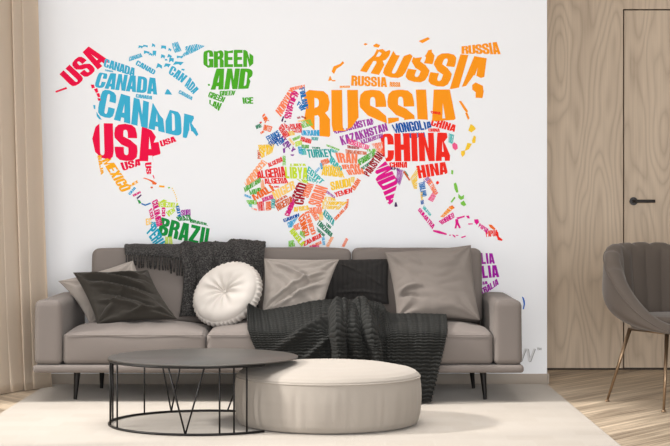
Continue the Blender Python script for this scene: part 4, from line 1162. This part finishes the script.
A('CHINA', [(48, 138), (474, 130), (482, 308), (52, 308)], 'chi',
  [(60, 160), (85, 142), (130, 140), (420, 134), (460, 136), (470, 150), (440, 190), (448, 205), (476, 270), (474, 302), (360, 304), (95, 305), (90, 282), (62, 250), (75, 220)], z=d8)
A('HINA', [(272, 332), (455, 302), (464, 378), (288, 408)], 'chi', [(275, 332), (450, 308), (464, 345), (460, 375), (420, 395), (350, 402), (290, 408)], z=d8)
A('MONGOLIA', [(122, 82), (358, 56), (370, 112), (140, 142)], 'mon', [(128, 88), (160, 78), (240, 62), (300, 60), (330, 74), (358, 66), (370, 100), (320, 120), (240, 128), (150, 138)], z=d8)
A('MONGOLIA', [(198, 138), (322, 134), (324, 160), (204, 168)], 'mon', z=d8)
A('CHINA', [(374, 40), (515, 92), (502, 130), (358, 92)], 'chi', z=d8)
A('CHINA', [(362, 6), (418, 12), (418, 28), (366, 20)], 'chi', z=d8); A('CHINA', [(350, 110), (412, 110), (412, 130), (350, 128)], 'chi', z=d8)
A('KOREA', [(470, 140), (500, 150), (490, 200), (468, 190)], 'tur', z=d8)
asia.blob([(488, 205), (500, 192), (518, 205), (522, 228), (508, 240), (492, 228)], 'pnk', d8)
for b in ([(165, 138), (178, 146), (186, 158), (168, 172), (155, 164)], [(178, 184), (186, 190), (184, 214), (172, 216), (170, 205)], [(152, 214), (170, 218), (158, 240), (140, 248)], [(126, 248), (142, 244), (142, 260), (132, 272), (126, 262)]): asia.blob(b, 'yel', e3)
for b in ([(244, 76), (256, 70), (264, 90), (270, 125), (258, 126), (248, 104)], [(270, 132), (286, 148), (302, 138), (300, 160), (284, 168), (270, 155)], [(282, 182), (300, 170), (314, 195), (300, 202), (284, 192)], [(226, 178), (248, 148), (254, 156), (234, 182)], [(230, 0), (242, 2), (240, 25), (230, 22)]): asia.blob(b, 'lgr', e2)
A('SUMATRA', [(58, 214), (136, 306), (122, 326), (46, 228)], 'ind', z=e2)
A('BORNEO', [(163, 285), (238, 238), (246, 266), (182, 302)], 'ind', z=e2)
A('BORNEO', [(172, 258), (222, 202), (240, 216), (190, 262)], 'rus', z=e2)
asia.blob([(222, 205), (236, 196), (250, 212), (232, 220)], 'ora', e2)
for b in ([(256, 266), (306, 254), (304, 263), (268, 274)], [(252, 275), (268, 272), (270, 292), (284, 322), (274, 326), (264, 305), (258, 326), (248, 326), (254, 298)], [(312, 256), (328, 254), (334, 270), (322, 270)], [(324, 298), (350, 298), (350, 303), (326, 305)], [(358, 276), (380, 274), (386, 292), (372, 306), (360, 292)],
          [(128, 334), (160, 338), (205, 354), (204, 363), (160, 354), (130, 344)], [(218, 361), (228, 361), (228, 366), (218, 366)], [(234, 360), (246, 362), (256, 374), (248, 376)], [(256, 362), (270, 362), (270, 367), (257, 367)], [(282, 374), (310, 366), (312, 372), (290, 380)]): asia.blob(b, 'ind', e2)
A('PAPUA', [(390, 298), (438, 330), (426, 350), (384, 318)], 'ind', z=e2)
A('PAPUA', [(422, 340), (486, 335), (482, 368), (428, 372)], 'chi', z=e2)
asia.blob([(438, 304), (456, 306), (478, 328), (470, 336), (446, 320)], 'ora', e2); asia.blob([(482, 338), (492, 348), (496, 372), (516, 388), (514, 396), (490, 390), (484, 370)], 'chi', e2)
asia.build()
# --- Australia
au = Region('australia_lettering', 'purple words AUSTRALIA')
f4 = (470, 240, 6.37)
au.word('AUSTRALIA', [(447, 252), (493.5, 253.3), (495, 263.5), (447, 265.5)], 'aus')
au.word('AUSTRALIA', [(440, 268), (497.5, 265), (499.3, 277), (440, 281.5)], 'aus')
au.word('AUSTRALIA', [(459, 284), (486.5, 281.3), (486.5, 284.2), (459, 287)], 'aus')
au.word('AUST', [(455, 288), (472, 293), (470, 300), (454, 294)], 'aus')
au.word('TRALIA', [(480.5, 289.5), (496.8, 279), (498, 284.5), (482.5, 295.5)], 'aus')
au.build()
# --- the half hidden emblem in the corner of the mural
em = Region('emblem_stroke', 'blue curved stroke half hidden by the sofa arm')
em.blob([(521.8, 296.5), (523.6, 297.5), (524.9, 301), (525, 304.5), (523.8, 309.5), (522.8, 309), (523.6, 304), (523, 300)], 'log'); em.build()
em = Region('emblem_letter', 'grey slanted capital with a small TM beside the sofa arm')
for (dx, dy, c) in ((.7, .5, 'gry'), (0, 0, 'lgy')):
    for b in ([(514, 348.5), (516, 348.5), (518, 358), (517, 361.5)], [(519.5, 361.5), (521.3, 361.5), (526.2, 348.5), (524.6, 348.5)], [(526.0, 348.5), (528.2, 348.5), (530.2, 361.5), (528.2, 361.5)], [(528.4, 361.5), (530.4, 361.5), (535.2, 348.5), (533.4, 348.5)]):
        em.blob([(x+dx, y+dy) for x, y in b], c)
em.word('TM', [(537.2, 347.8), (541.2, 347.8), (541.2, 350), (537.2, 350)], 'gry')
em.build()


# ------------------------------------------------------------------ light
sun = bpy.data.lights.new('sun', 'SUN'); sun.energy = 4.6; sun.angle = math.radians(5); sun.color = (1, .965, .92)
so = bpy.data.objects.new('sun', sun); C.objects.link(so)
dirv = Vector((1, .16, -.62)).normalized(); so.rotation_euler = dirv.to_track_quat('-Z', 'Y').to_euler()
def area(name, loc, aim, sx, sy, e, col=(1, 1, 1)):
    l = bpy.data.lights.new(name, 'AREA'); l.shape = 'RECTANGLE'; l.size = sx; l.size_y = sy; l.energy = e; l.color = col
    o = bpy.data.objects.new(name, l); C.objects.link(o); o.location = loc
    o.rotation_euler = (Vector(aim)-Vector(loc)).to_track_quat('-Z', 'Y').to_euler(); return o
area('window_daylight', (WXL-.12, 6.6, 1.3), (-.4, 7.7, .3), 3.6, 2.3, 35, (1, .99, .98))
dl = area('ceiling_light', (-.5, 8.05, 2.86), (-.5, 8.05, 0), 3.6, 1.5, 36, (1, .99, .98)); dl.data.spread = math.radians(75)  # added overhead fill, no real fitting; brightens seat, pouf and rug tops
area('room_daylight', (1.0, 1.2, 1.25), (1.0, 10, .8), 4.5, 2.4, 305, (1, .996, .992))  # added frontal fill with no real source, lifts the mural and oak wall
wd = bpy.data.worlds.new('World'); bpy.context.scene.world = wd; wd.use_nodes = True
wd.node_tree.nodes['Background'].inputs['Color'].default_value = (1, .99, .98, 1)
wd.node_tree.nodes['Background'].inputs['Strength'].default_value = .36

# ------------------------------------------------------------------ camera
cam = bpy.data.cameras.new('camera'); co = bpy.data.objects.new('camera', cam); C.objects.link(co)
cam.sensor_fit = 'HORIZONTAL'; cam.sensor_width = 36; cam.lens = 36*F/670
co.location = (0, 0, EYE); co.rotation_euler = (PI/2, 0, 0)
cam.shift_y = -(223-HY)/670; cam.clip_end = 100
sc = bpy.context.scene; sc.camera = co
sc.view_settings.view_transform = 'Standard'; sc.view_settings.look = 'None'
sc.view_settings.exposure = 0.02; sc.view_settings.gamma = 1; sc.view_settings.use_curve_mapping = False
